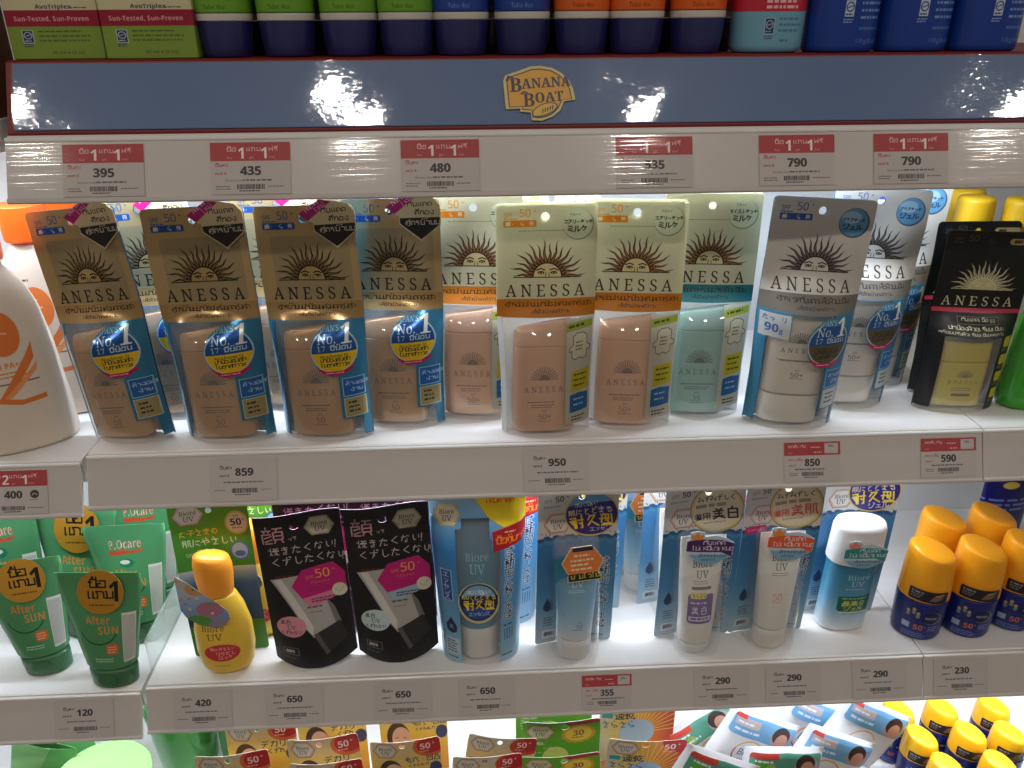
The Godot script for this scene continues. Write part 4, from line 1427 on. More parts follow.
func card_print(kind: String) -> ImageTexture:
	begin(92, 208, c8(196, 194, 190), 6.0)
	grad(0, 60, 92, 148, [[0.0, c8(52, 112, 164)], [0.5, c8(76, 140, 186)], [0.85, c8(150, 184, 206)], [1.0, c8(176, 196, 208)]])
	splash(60, 92, c8(30, 76, 116))
	splash(66, 92, c8(70, 130, 170))
	var dark := c8(40, 38, 44)
	biore(24, 42, 34, dark, c8(206, 202, 194), c8(176, 96, 66) if kind != "rose" else c8(150, 140, 130))
	text("SPF", 7, 15, 4.5, c8(110, 106, 104), "s")
	text("50", 20, 15, 7.0, c8(84, 80, 80), "b")
	text("+", 33, 11, 4.0, c8(84, 80, 80), "b")
	text("PA++++", 7, 22, 3.6, c8(100, 96, 94), "s", 0, 1.2)
	# large oval claim
	xf = Transform2D(-0.14, Vector2(62, 32))
	if kind in ["aqua", "gel"]:
		ell(0, 0, 31, 29, c8(206, 178, 96))
		ell(0, 0, 29, 27, c8(96, 150, 196))
		ell(0, 0, 29, 27, c8(44, 36, 116), 150, 390)
		pen("水に強い", -18, -17, 7.0, c8(190, 210, 226), 0.11)
		pen("肌にとどまる", -26, -8, 8.4, c8(222, 214, 170), 0.12)
		pen("耐久型", -25, 1, 16.0, c8(236, 206, 60), 0.12, 0, 1.05)
		if kind == "gel":
			pen("ジェル", -6, 16.5, 8.0, c8(214, 220, 230), 0.12)
		else:
			pen("エッセンス", -4, 17, 6.0, c8(190, 200, 214), 0.12)
	else:
		ell(0, 0, 31, 31, c8(150, 124, 70))
		ell(0, 0, 29.6, 29.6, c8(206, 190, 136))
		ell(0, 0, 27, 27, c8(214, 204, 172))
		pen("みずみずしく", -21, -18, 7.2, dark, 0.11)
		fine(-24, -8, 46, 1, 4.4, 5, c8(150, 136, 110))
		var claim := dark if kind == "violet" else c8(204, 96, 80)
		pen("薬用", -26, 3, 9.5, claim, 0.11)
		pen("美白" if kind == "violet" else "美肌", -6, -2, 15.5, claim, 0.12)
		fine(-16, 16, 30, 1, 1.4, 3, c8(150, 136, 110))
	xf = Transform2D()
	if kind == "rose":
		rect(4, 56, 26, 10, c8(196, 40, 110))
		text("Control", 7, 63, 4.0, c8(240, 190, 210), "s")
	# the line of writing down the side
	pen("感動的に軽い水感", 74, 88, 11.5, c8(226, 232, 236), 0.20, 0, 1.12, true)
	pen("感動的に軽い水感", 74, 88, 11.5, c8(40, 44, 66), 0.085, 0, 1.12, true)
	# small marks low on the card
	poly([Vector2(14, 142), Vector2(19, 152), Vector2(19, 158), Vector2(14, 162), Vector2(9, 158), Vector2(9, 152)], c8(40, 66, 104))
	fine(10, 170, 14, 4, 1.4, 3.6, c8(60, 76, 100))
	rrect(8, 189, 20, 12, 2, c8(206, 214, 220))
	pen("顔用", 11, 191.5, 6.4, c8(60, 66, 80), 0.13)
	fine(66, 200, 20, 1, 1.6, 3, c8(60, 76, 100))
	return finish()

func card_mesh(w: float, h: float, bow: float, hole: Array, round := true) -> ArrayMesh:
	return sheet(func(u, v): return Vector3((u - 0.5) * w, (1.0 - v) * h, bow * pow(2.0 * u - 1.0, 2.0) * 0.006 + 0.003 * sin(v * 3.0)), 0, 1, 0, 1, 10, 8, 0.0006, hole, [0.06, 0.027] if round else [], [0.05, 0.022] if round else [])

func banner_sticker(kind: String) -> Array:
	# a waved banner over an oval, hung round the neck of the tube
	var base: Color = {"violet": c8(66, 30, 92), "rose": c8(222, 92, 44), "gel": c8(40, 140, 140)}[kind]
	begin(54, 40, c8(190, 204, 214), 8.0)
	rect(0, 28, 54, 12, c8(126, 170, 196))
	poly([Vector2(0, 12), Vector2(14, 9), Vector2(40, 10), Vector2(54, 14), Vector2(52, 30), Vector2(40, 25), Vector2(14, 25), Vector2(0, 24)], base)
	pen("กันแดด", 18, 9.5, 7.0, c8(226, 214, 226), 0.12, 0, 0.72)
	pen("ไม่เหนียวเหนอะหนะ", 5, 16.5, 7.0, c8(226, 214, 226), 0.12, 0, 0.62)
	pen("ผิวกระจ่างใส", 15, 27, 5.0, c8(60, 80, 120), 0.12, 0, 0.6)
	fine(18, 34, 18, 1, 1.4, 3, c8(70, 100, 140))
	poly([Vector2(5, 10), Vector2(3, 2), Vector2(7, 5), Vector2(11, 0), Vector2(15, 5), Vector2(19, 2), Vector2(17, 10)], c8(226, 140, 60) if kind != "gel" else c8(232, 130, 110))
	var tex := finish()
	var o := PackedVector2Array()
	for p in [[3, 8], [3, 1], [11, -1], [19, 1], [20, 6], [32, 4], [44, 7], [54, 13], [53, 29], [46, 33], [36, 39], [26, 40], [15, 38], [7, 32], [0, 24], [0, 12]]:
		o.append(Vector2((p[0] - 27.0) * 0.001, (20.0 - p[1]) * 0.001))
	return [plate(o, 0.0005, [-0.027, -0.020, 0.027, 0.020]), print_mat(tex, 0.4)]

func tube_card(kind: String) -> Node3D:
	var o := Node3D.new()
	part(o, "card", cached("card mesh", func(): return card_mesh(0.092, 0.208, 1.0, [0.55, 0.048, 0.042, 0.0185])), print_mat(cached("card print " + kind, func(): return card_print(kind)), 0.42), mat(c8(206, 208, 210), 0.6))
	var film := cached("film", func(): return clear_mat(Color.WHITE, 0.05, 0.07))
	if kind == "gel":
		var b := Node3D.new()
		b.name = "gel_bottle"
		b.position = Vector3(-0.004, 0.0, 0.024)
		o.add_child(b, true)
		begin(150, 110, c8(220, 224, 228), 6.0)
		grad(0, 0, 150, 110, [[0.0, c8(48, 118, 150)], [0.45, c8(84, 150, 186)], [0.85, c8(190, 208, 222)], [1.0, c8(222, 224, 228)]])
		text("Bioré", 78, 22, 7.5, c8(170, 200, 210), "r", 0.5)
		text("UV", 78, 33, 8.0, c8(186, 208, 216), "r", 0.5)
		fine(66, 37, 24, 1, 1.2, 2, c8(180, 200, 210))
		poly([Vector2(60, 50), Vector2(100, 48), Vector2(100, 74), Vector2(94, 79), Vector2(68, 79), Vector2(60, 72)], c8(18, 96, 84))
		fine(64, 52, 30, 1, 2.0, 3, c8(150, 190, 120))
		pen("最高分", 65, 57, 8.6, c8(206, 206, 60), 0.12, 0, 1.08)
		pen("ジェル", 68, 66, 7.6, c8(206, 206, 60), 0.12, 0, 1.0)
		rect(64, 75, 32, 3, c8(190, 206, 206))
		part(b, "bottle_body", loft([[0, 0.026, 0.016, 0, 2.3], [0.0015, 0.0288, 0.0185, 0, 2.3], [0.005, 0.0298, 0.0195, 0, 2.3], [0.095, 0.0298, 0.0195, 0, 2.3], [0.097, 0.029, 0.019, 0, 2.3]], 44), print_mat(finish(), 0.32))
		part(b, "bottle_cap", loft([[0.0975, 0.0305, 0.0205, 0, 2.3], [0.099, 0.0320, 0.0215, 0, 2.3], [0.142, 0.0310, 0.0205, 0, 2.3], [0.149, 0.0285, 0.0180, 0, 2.3], [0.151, 0.020, 0.0115, 0, 2.3]], 44), mat(c8(226, 226, 226), 0.34))
		var g := banner_sticker("gel")
		part(b, "neck_sticker", plate_scaled(g[0], 0.95), g[1], null, Vector3(0.002, 0.116, 0.0222))
		return o
	var h := 0.130 if kind == "aqua" else 0.152
	var tube := sunscreen_tube("tube", o, h, 0.026 if kind != "violet" else 0.012, 0.0200, 0.0265, print_mat(cached("tube print " + kind, func(): return tube_print(kind)), 0.34), mat(c8(216, 216, 214) if kind != "rose" else c8(220, 214, 204), 0.36), Vector3(-0.002, 0.0005, 0.0225), Vector3(-1.5, 0, 0))
	part(o, "blister", sheet(func(u, v): return Vector3((u - 0.5) * 0.060, 0.150 - v * 0.148, 0.0445 * pow(maxf(0.0, 1.0 - pow(2.0 * u - 1.0, 4.0)), 0.5) * smoothstep(0.0, 0.75, v + 0.12) + 0.001), 0, 1, 0, 1, 16, 10, 0.0001), film)
	if kind == "aqua":
		begin(50, 44, c8(206, 196, 160), 8.0)
		poly([Vector2(13, 1), Vector2(37, 1), Vector2(49, 19), Vector2(40, 36), Vector2(9, 36), Vector2(1, 19)], c8(222, 128, 62))
		rect(14, 1, 24, 5, c8(40, 44, 56))
		rect(14, 9.5, 24, 4.0, c8(222, 120, 56))
		fine(15, 10, 22, 1, 2.4, 3, c8(240, 214, 180))
		fine(11, 16, 28, 3, 2.2, 5.6, c8(240, 220, 190))
		rect(7, 34, 38, 9, c8(28, 32, 34))
		pen("ซึมไวไม่เหนียว", 9, 33.6, 7.4, c8(216, 190, 80), 0.14, 0, 0.66)
		var tex := finish()
		var hx := PackedVector2Array()
		for p in [[13, 0], [37, 0], [50, 19], [42, 36], [46, 36], [46, 44], [6, 44], [6, 36], [8, 36], [0, 19]]:
			hx.append(Vector2((p[0] - 25.0) * 0.00096, (22.0 - p[1]) * 0.00096))
		part(o, "promo_sticker", plate(hx, 0.0005, [-0.024, -0.0211, 0.024, 0.0211]), print_mat(tex, 0.4), null, Vector3(0.001, 0.133, 0.036)).rotation_degrees = Vector3(-8, 0, 4)
	else:
		var s := banner_sticker(kind)
		part(o, "neck_sticker", s[0], s[1], null, Vector3(0.001, 0.146, 0.034)).rotation_degrees = Vector3(-6, 0, -3)
	return o

func plate_scaled(m: ArrayMesh, k: float) -> ArrayMesh:
	var r := ArrayMesh.new()
	for i in m.get_surface_count():
		var a := m.surface_get_arrays(i)
		var v: PackedVector3Array = a[Mesh.ARRAY_VERTEX]
		for j in v.size():
			v[j] *= Vector3(k, k, 1.0)
		a[Mesh.ARRAY_VERTEX] = v
		r.add_surface_from_arrays(Mesh.PRIMITIVE_TRIANGLES, a)
	return r

func essence_pouch() -> Node3D:
	var o := Node3D.new()
	var w := 0.108
	var h := 0.214
	var front := func(u, v):
		var c: float = sqrt(maxf(0.0, 1.0 - pow(2.0 * u - 1.0, 2.0)))
		return Vector3((u - 0.5) * w * (1.0 - 0.14 * smoothstep(0.1, 1.0, v)), (1.0 - v) * h, 0.036 * smoothstep(-0.06, 0.42, v) * pow(c, 0.8))
	var lifted := func(u, v): return front.call(u, v) + Vector3(0, 0, 0.0006)
	var back := func(u, v):
		var f: Vector3 = front.call(u, v)
		return Vector3(f.x, f.y, -0.0006)
	begin(108, 214, c8(150, 190, 214), 6.0)
	grad(0, 0, 108, 214, [[0.0, c8(176, 204, 218)], [0.3, c8(54, 128, 192)], [0.6, c8(96, 164, 212)], [1.0, c8(164, 202, 226)]])
	# left strip
	rect(9, 86, 13, 42, c8(190, 206, 226))
	rect(10, 87, 11, 40, c8(34, 84, 168))
	pen("エッセンス", 11.6, 88.5, 7.4, c8(206, 220, 236), 0.12, 0, 1.04, true)
	poly([Vector2(17, 150), Vector2(24, 162), Vector2(23, 170), Vector2(17, 173), Vector2(11, 170), Vector2(10, 162)], c8(32, 50, 88))
	pen("美", 13.4, 160, 6.6, c8(130, 160, 190), 0.12)
	rect(8, 180, 18, 22, c8(196, 214, 228))
	fine(10, 183, 14, 5, 1.6, 3.8, c8(60, 80, 120))
	fine(10, 206, 14, 1, 1.6, 3, c8(60, 80, 120))
	# right strip
	pen("感動的に軽い水感", 84, 62, 11.0, c8(226, 234, 240), 0.22, 0, 1.06, true)
	pen("感動的に軽い水感", 84, 62, 11.0, c8(36, 46, 84), 0.09, 0, 1.06, true)
	fine(84, 162, 14, 1, 2.2, 3, c8(50, 80, 130))
	for i in 4:
		rect(85 + i * 3.4, 168, 1.2, 16, c8(70, 110, 160))
	fine(82, 204, 18, 1, 1.8, 3, c8(40, 60, 110))
	biore(20, 26, 31, c8(40, 44, 60), c8(222, 206, 174), c8(206, 172, 90))
	# yellow corner and red band
	poly([Vector2(44, 0), Vector2(108, 0), Vector2(108, 52), Vector2(88, 44), Vector2(66, 30)], c8(244, 206, 30))
	pen("กันแดดเนื้อเอสเซนส์", 56, 2, 6.0, c8(60, 40, 30), 0.13, 0, 0.62)
	pen("ใหม่ล่าสุด", 62, 9, 7.0, c8(224, 90, 30), 0.14, 0, 0.66)
	poly([Vector2(70, 44), Vector2(108, 36), Vector2(108, 58), Vector2(71, 65)], c8(166, 20, 30))
	line([Vector2(70, 44), Vector2(108, 36)], 0.8, c8(200, 150, 120))
	fine(84, 45, 14, 1, 1.8, 3, c8(226, 170, 120))
	pen("ซื้อคุ้มกว่า", 73, 48.5, 9.5, c8(240, 130, 40), 0.14, 0, 0.62)
	var tex := finish()
	var pm := print_mat(tex, 0.36)
	pm.backlight_enabled = true
	pm.backlight = Color(0.5, 0.5, 0.5)
	var rear := mat(c8(170, 196, 214), 0.5)
	rear.backlight_enabled = true
	rear.backlight = Color(0.6, 0.6, 0.6)
	part(o, "back_panel", sheet(back, 0, 1, 0, 1, 8, 8, 0.0003), rear)
	part(o, "window_film", sheet(front, 0.0, 1.0, 0, 1, 16, 16, 0.0001), cached("film", func(): return clear_mat(Color.WHITE, 0.05, 0.07)))
	part(o, "border_strip", sheet(lifted, 0, 0.265, 0.14, 1, 6, 16, 0.0003), pm, rear)
	part(o, "border_strip", sheet(lifted, 0.745, 1, 0.24, 1, 6, 16, 0.0003), pm, rear)
	part(o, "top_strip", sheet(lifted, 0, 1, 0, 0.14, 12, 4, 0.0003), pm, rear)
	part(o, "offer_label", sheet(lifted, 0.62, 1, 0.14, 0.24, 8, 6, 0.0003), pm, rear)
	part(o, "offer_label", sheet(lifted, 0.64, 0.745, 0.24, 0.30, 4, 4, 0.0003), pm, rear)
	part(o, "logo_label", sheet(lifted, 0.265, 0.33, 0.14, 0.19, 2, 2, 0.0003), pm, rear)
	sunscreen_tube("tube", o, 0.186, 0.040, 0.0225, 0.0295, print_mat(tube_print("essence"), 0.3), mat(c8(218, 216, 212), 0.36), Vector3(-0.002, 0.003, 0.0135), Vector3(-4, 0, 0))
	begin(48, 52, c8(190, 186, 150), 8.0)
	ell(24, 25, 22, 24, c8(60, 58, 44))
	ell(24, 25, 21, 23, c8(28, 32, 62))
	ell(24, 25, 20, 22, c8(120, 170, 206), 20, 160)
	rect(2, 17.5, 44, 12, c8(28, 32, 62))
	ell(24, 25, 20, 22, c8(40, 74, 150), 200, 340)
	pen("水に強い", 10, 9, 7.0, c8(226, 232, 240), 0.12)
	pen("肌にとどまる", 4.6, 16.5, 6.6, c8(220, 204, 120), 0.13, 0, 1.0)
	pen("耐久型", 7, 24, 12.0, c8(232, 204, 60), 0.12, 0, 0.98)
	pen("エッセンス", 12, 38, 5.0, c8(190, 206, 226), 0.12)
	part(o, "claim_badge", plate(disc_outline(0.0235, 0.0255, 32), 0.0004, [-0.0235, -0.0255, 0.0235, 0.0255], 8.0), print_mat(finish(), 0.35), mat(c8(200, 190, 120)), Vector3(-0.001, 0.089, 0.0395), "dark blue claim badge with yellow writing").rotation_degrees = Vector3(-6, 0, 0)
	return o

func green_tube(front_sticker: bool) -> Node3D:
	var o := Node3D.new()
	var pm := print_mat(cached("green print", green_print), 0.25)
	pm.backlight_enabled = true
	pm.backlight = Color(0.5, 0.5, 0.5)
	var cap := mat(c8(62, 112, 76), 0.3)
	part(o, "tube_body", loft([[0.0262, 0.0268, 0.0180], [0.029, 0.0285, 0.0196], [0.060, 0.0345, 0.0176], [0.095, 0.0415, 0.0115], [0.120, 0.0455, 0.0050], [0.130, 0.0470, 0.0016], [0.142, 0.0472, 0.0012]], 40), pm)
	part(o, "tube_cap", loft([[0, 0.0235, 0.0150], [0.0015, 0.0255, 0.0170], [0.018, 0.0268, 0.0180], [0.0255, 0.0265, 0.0178]], 40), cap)
	part(o, "cap_catch", plate(disc_outline(0.010, 0.007, 20), 0.0012, [-0.01, -0.007, 0.01, 0.007]), cap, null, Vector3(0, 0.013, 0.0176))
	if front_sticker:
		var st: Array = cached("coin", coin_sticker)
		part(o, "promo_sticker", st[0], st[1], st[2], Vector3(0.004, 0.122, 0.0080), "round gold promotion sticker").rotation_degrees = Vector3(-12.5, 0, 0)
	return o

func coin_sticker() -> Array:
	begin(44, 44, c8(196, 142, 48), 8.0)
	var ink := c8(40, 34, 30)
	pen("ซื้อ", 10, 7, 12.0, ink, 0.13, 0, 0.72)
	pen("แถม", 8, 17.5, 12.0, ink, 0.13, 0, 0.72)
	text("1", 29, 31, 20.0, ink, "b", 0, 0.9)
	fine(11, 34, 24, 1, 1.4, 3, c8(110, 76, 30))
	return [plate(disc_outline(0.0255, 0.0255, 36), 0.0003, [-0.0255, -0.0255, 0.0255, 0.0255]), print_mat(finish(), 0.22, 0.35), mat(c8(190, 140, 50), 0.4)]

func green_print() -> ImageTexture:
	begin(190, 116, c8(84, 150, 100), 5.0)
	var cream := c8(232, 226, 206)
	var red := c8(214, 84, 50)
	xf = Transform2D(-0.05, Vector2(95, 24))
	text("P.Ocare", 0, 2, 9.0, c8(240, 236, 226), "b", 0.5, 0.8, 0.3)
	text("P.Ocare", 0.3, 1.8, 8.4, c8(200, 96, 70), "s", 0.5, 0.92, 0.2)
	poly([Vector2(-20, 4), Vector2(-6, 3.4), Vector2(8, 5.2), Vector2(22, 3.0), Vector2(16, 7.4), Vector2(2, 8.4), Vector2(-20, 8.6)], red)
	xf = Transform2D()
	ell(95, 42, 9, 5, c8(40, 130, 100))
	ell(93, 41, 6, 2.4, cream)
	text("After", 78, 58, 8.8, c8(222, 140, 66), "b", 0, 0.95)
	text("SUN", 92, 70, 9.2, c8(214, 150, 80), "b", 0, 0.95)
	for i in 14:
		var a := deg_to_rad(190 + i * 11.0)
		var b := deg_to_rad(190 + (i + 1) * 11.0)
		line([Vector2(92 + 22 * cos(a), 66 - 16 * sin(a)), Vector2(92 + 22 * cos(b), 66 - 16 * sin(b))], 1.6, c8(28, 96, 66))
	rrect(100, 82, 15, 13, 4, c8(222, 112, 60))
	fine(102, 85, 11, 3, 1.4, 3.2, c8(240, 200, 160))
	fine(84, 100, 26, 2, 1.2, 3, c8(200, 226, 200))
	# white label with the bar code at the side
	rect(120, 46, 16, 62, c8(226, 226, 220))
	for i in 12:
		rect(121 + i * 1.2, 49, 0.5, 56, c8(170, 170, 166))
	return finish()

func kids_card() -> Node3D:
	var o := Node3D.new()
	begin(84, 206, c8(74, 150, 40), 6.0)
	grad(0, 0, 84, 90, [[0.0, c8(96, 160, 40)], [1.0, c8(62, 146, 48)]])
	grad(0, 86, 84, 78, [[0.0, c8(196, 206, 210)], [0.3, c8(40, 84, 150)], [1.0, c8(24, 60, 120)]])
	rect(0, 162, 84, 44, c8(66, 128, 34))
	rect(40, 0, 44, 7, c8(140, 50, 36))
	biore(20, 16, 34, c8(60, 60, 56), c8(206, 202, 190), c8(150, 110, 70))
	ell(70, 30, 13, 15, c8(190, 186, 60))
	ell(70, 30, 11, 12.5, c8(214, 208, 180))
	text("SPF", 70, 23.5, 3.0, c8(40, 44, 60), "s", 0.5)
	text("50", 69, 33.5, 8.4, c8(30, 36, 56), "b", 0.5)
	text("+", 76, 28, 3.8, c8(30, 36, 56), "b")
	text("PA+++", 70, 38, 2.8, c8(40, 44, 60), "s", 0.5)
	pen("お子さまの", 7, 34, 8.4, c8(226, 206, 60), 0.12)
	pen("肌にやさしい", 9, 46, 10.0, c8(226, 236, 220), 0.10)
	text("SPF", 11, 68, 4.4, c8(214, 226, 206), "s")
	text("50", 22, 70, 10.0, c8(236, 240, 226), "s")
	text("+", 39, 64, 5.0, c8(236, 240, 226), "s")
	ell(69, 66, 10.5, 12, c8(70, 120, 190))
	ell(69, 66, 8.6, 10, c8(160, 190, 214))
	ell(69, 70, 6, 4, c8(60, 110, 180))
	part(o, "card", card_mesh(0.084, 0.206, 0.6, [0.50, 0.06, 0.040, 0.017]), print_mat(finish(), 0.42), mat(c8(120, 170, 70), 0.6))
	var b := Node3D.new()
	b.name = "bottle"
	b.position = Vector3(0.0, 0.0, 0.026)
	o.add_child(b, true)
	var yellow := c8(238, 196, 66)
	begin(160, 104, yellow, 6.0)
	var ink := c8(92, 86, 60)
	text("Bioré", 72, 40, 7.4, ink, "r", 0.5)
	text("UV", 73, 52, 8.6, ink, "r", 0.5)
	ell(78, 70, 19, 12, c8(206, 52, 60))
	pen("肌にやさしい", 66, 62, 4.4, c8(240, 210, 206), 0.12)
	pen("塗りなおし", 66, 68, 5.2, c8(240, 210, 206), 0.12)
	pen("ブロック", 68, 74, 5.2, c8(240, 210, 206), 0.12)
	fine(66, 88, 24, 1, 1.4, 3, c8(120, 150, 110))
	part(b, "bottle_body", loft([[0, 0.020, 0.012, 0, 2.2], [0.002, 0.0235, 0.0150, 0, 2.2], [0.010, 0.0285, 0.0185, 0, 2.2], [0.030, 0.0320, 0.0200, 0, 2.2], [0.060, 0.0315, 0.0200, 0, 2.2], [0.085, 0.0265, 0.0180, 0, 2.1], [0.100, 0.0205, 0.0155], [0.104, 0.0170, 0.0145]], 44), print_mat(finish(), 0.34))
	part(b, "bottle_cap", loft([[0.104, 0.0175, 0.0150], [0.106, 0.0185, 0.0158], [0.125, 0.0205, 0.0172], [0.140, 0.0208, 0.0172, 0, 2, -0.12], [0.150, 0.0190, 0.0150, 0, 2, -0.16], [0.1535, 0.0130, 0.0095, 0, 2, -0.16]], 40), mat(c8(246, 158, 44), 0.36))
	begin(44, 56, c8(150, 170, 186), 6.0)
	grad(0, 0, 44, 56, [[0.0, c8(196, 160, 130)], [0.3, c8(170, 184, 196)], [0.7, c8(120, 150, 190)], [1.0, c8(150, 120, 140)]])
	ell(16, 14, 9, 7, c8(196, 140, 90))
	ell(26, 36, 12, 8, c8(170, 110, 130))
	ell(14, 48, 12, 6, c8(84, 146, 60))
	rng.seed = 41
	for i in 26:
		ell(rng.randf() * 44, rng.randf() * 56, 1.6, 1.4, [c8(220, 190, 150), c8(110, 140, 200), c8(200, 120, 110), c8(96, 150, 90)][i % 4])
	var tex := finish()
	var fl := PackedVector2Array()
	for p in [[0, 0], [10, 6], [22, 18], [34, 30], [41, 40], [42, 47], [38, 54], [28, 56], [14, 52], [4, 44], [0, 36]]:
		fl.append(Vector2((p[0] - 34.0) * 0.001, (28.0 - p[1]) * 0.001))
	part(o, "picture_sleeve", plate_scaled(plate(fl, 0.0005, [-0.034, -0.028, 0.010, 0.028], 6.0), 1.22), print_mat(tex, 0.4), mat(c8(220, 222, 214)), Vector3(0.004, 0.106, 0.0480))
	return o

func roll_on(called_label: bool, cap_h := 0.062, cap_color := Color8(248, 166, 28)) -> Node3D:
	var o := Node3D.new()
	var navy := c8(24, 36, 116)
	begin(170, 58, navy, 6.0)
	# round brand roundel, sun-factor and a small group of dots
	ell(99, 22, 11, 9, c8(150, 150, 110))
	ell(98, 21.6, 10.4, 8.6, c8(22, 26, 70))
	text("NIVEA", 98, 23.4, 3.2, c8(186, 196, 220), "b", 0.5)
	for p in [[72, 16], [78, 12], [83, 17]]:
		ell(p[0], p[1], 2.0, 2.4, c8(196, 150, 110))
		ell(p[0], p[1] + 4.4, 2.2, 2.6, c8(120, 150, 110))
	rect(67, 33, 9, 8, c8(160, 180, 206))
	text("50", 80, 41, 7.4, c8(214, 110, 60), "b")
	text("+", 91.5, 37, 3.6, c8(214, 110, 60), "b")
	fine(97, 34, 12, 3, 1.4, 3.0, c8(130, 150, 200))
	fine(68, 46, 30, 3, 1.2, 2.6, c8(120, 140, 200))
	part(o, "bottle_body", loft([[0, 0.0225, 0.0205], [0.0016, 0.0258, 0.0238], [0.006, 0.0276, 0.0254], [0.030, 0.0284, 0.0262], [0.054, 0.0290, 0.0268], [0.0565, 0.0284, 0.0262]], 44), print_mat(finish(), 0.28))
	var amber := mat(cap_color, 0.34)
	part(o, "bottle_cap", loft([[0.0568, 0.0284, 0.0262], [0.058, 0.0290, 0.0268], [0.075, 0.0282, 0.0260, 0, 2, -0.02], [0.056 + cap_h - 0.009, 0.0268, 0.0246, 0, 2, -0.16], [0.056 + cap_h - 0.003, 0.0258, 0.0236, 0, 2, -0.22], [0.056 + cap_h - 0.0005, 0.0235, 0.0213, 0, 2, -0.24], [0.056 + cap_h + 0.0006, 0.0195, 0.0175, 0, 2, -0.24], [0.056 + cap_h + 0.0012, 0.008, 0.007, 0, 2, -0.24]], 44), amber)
	if called_label:
		begin(46, 16, c8(30, 26, 34), 8.0)
		fine(3, 3, 16, 1, 2.2, 3, c8(150, 146, 150))
		fine(3, 7, 13, 2, 1.6, 3.2, c8(130, 126, 130))
		poly([Vector2(24, 13), Vector2(28, 6), Vector2(34, 4), Vector2(40, 5), Vector2(38, 10), Vector2(32, 13)], c8(120, 96, 84))
		line([Vector2(30, 5), Vector2(40, 3)], 1.2, c8(190, 170, 120))
		var m := sheet(func(u, v):
			var a: float = lerpf(-0.62, 0.95, u)
			return Vector3(sin(a) * 0.0293, 0.0755 - v * 0.0155 - 0.002 * u, cos(a) * 0.0271 + 0.0004), 0, 1, 0, 1, 14, 2, 0.0003, [], [0.04, 0.12], [0.04, 0.12])
		part(o, "dark_label", m, print_mat(finish(), 0.4), mat(c8(30, 26, 34)))
	return o

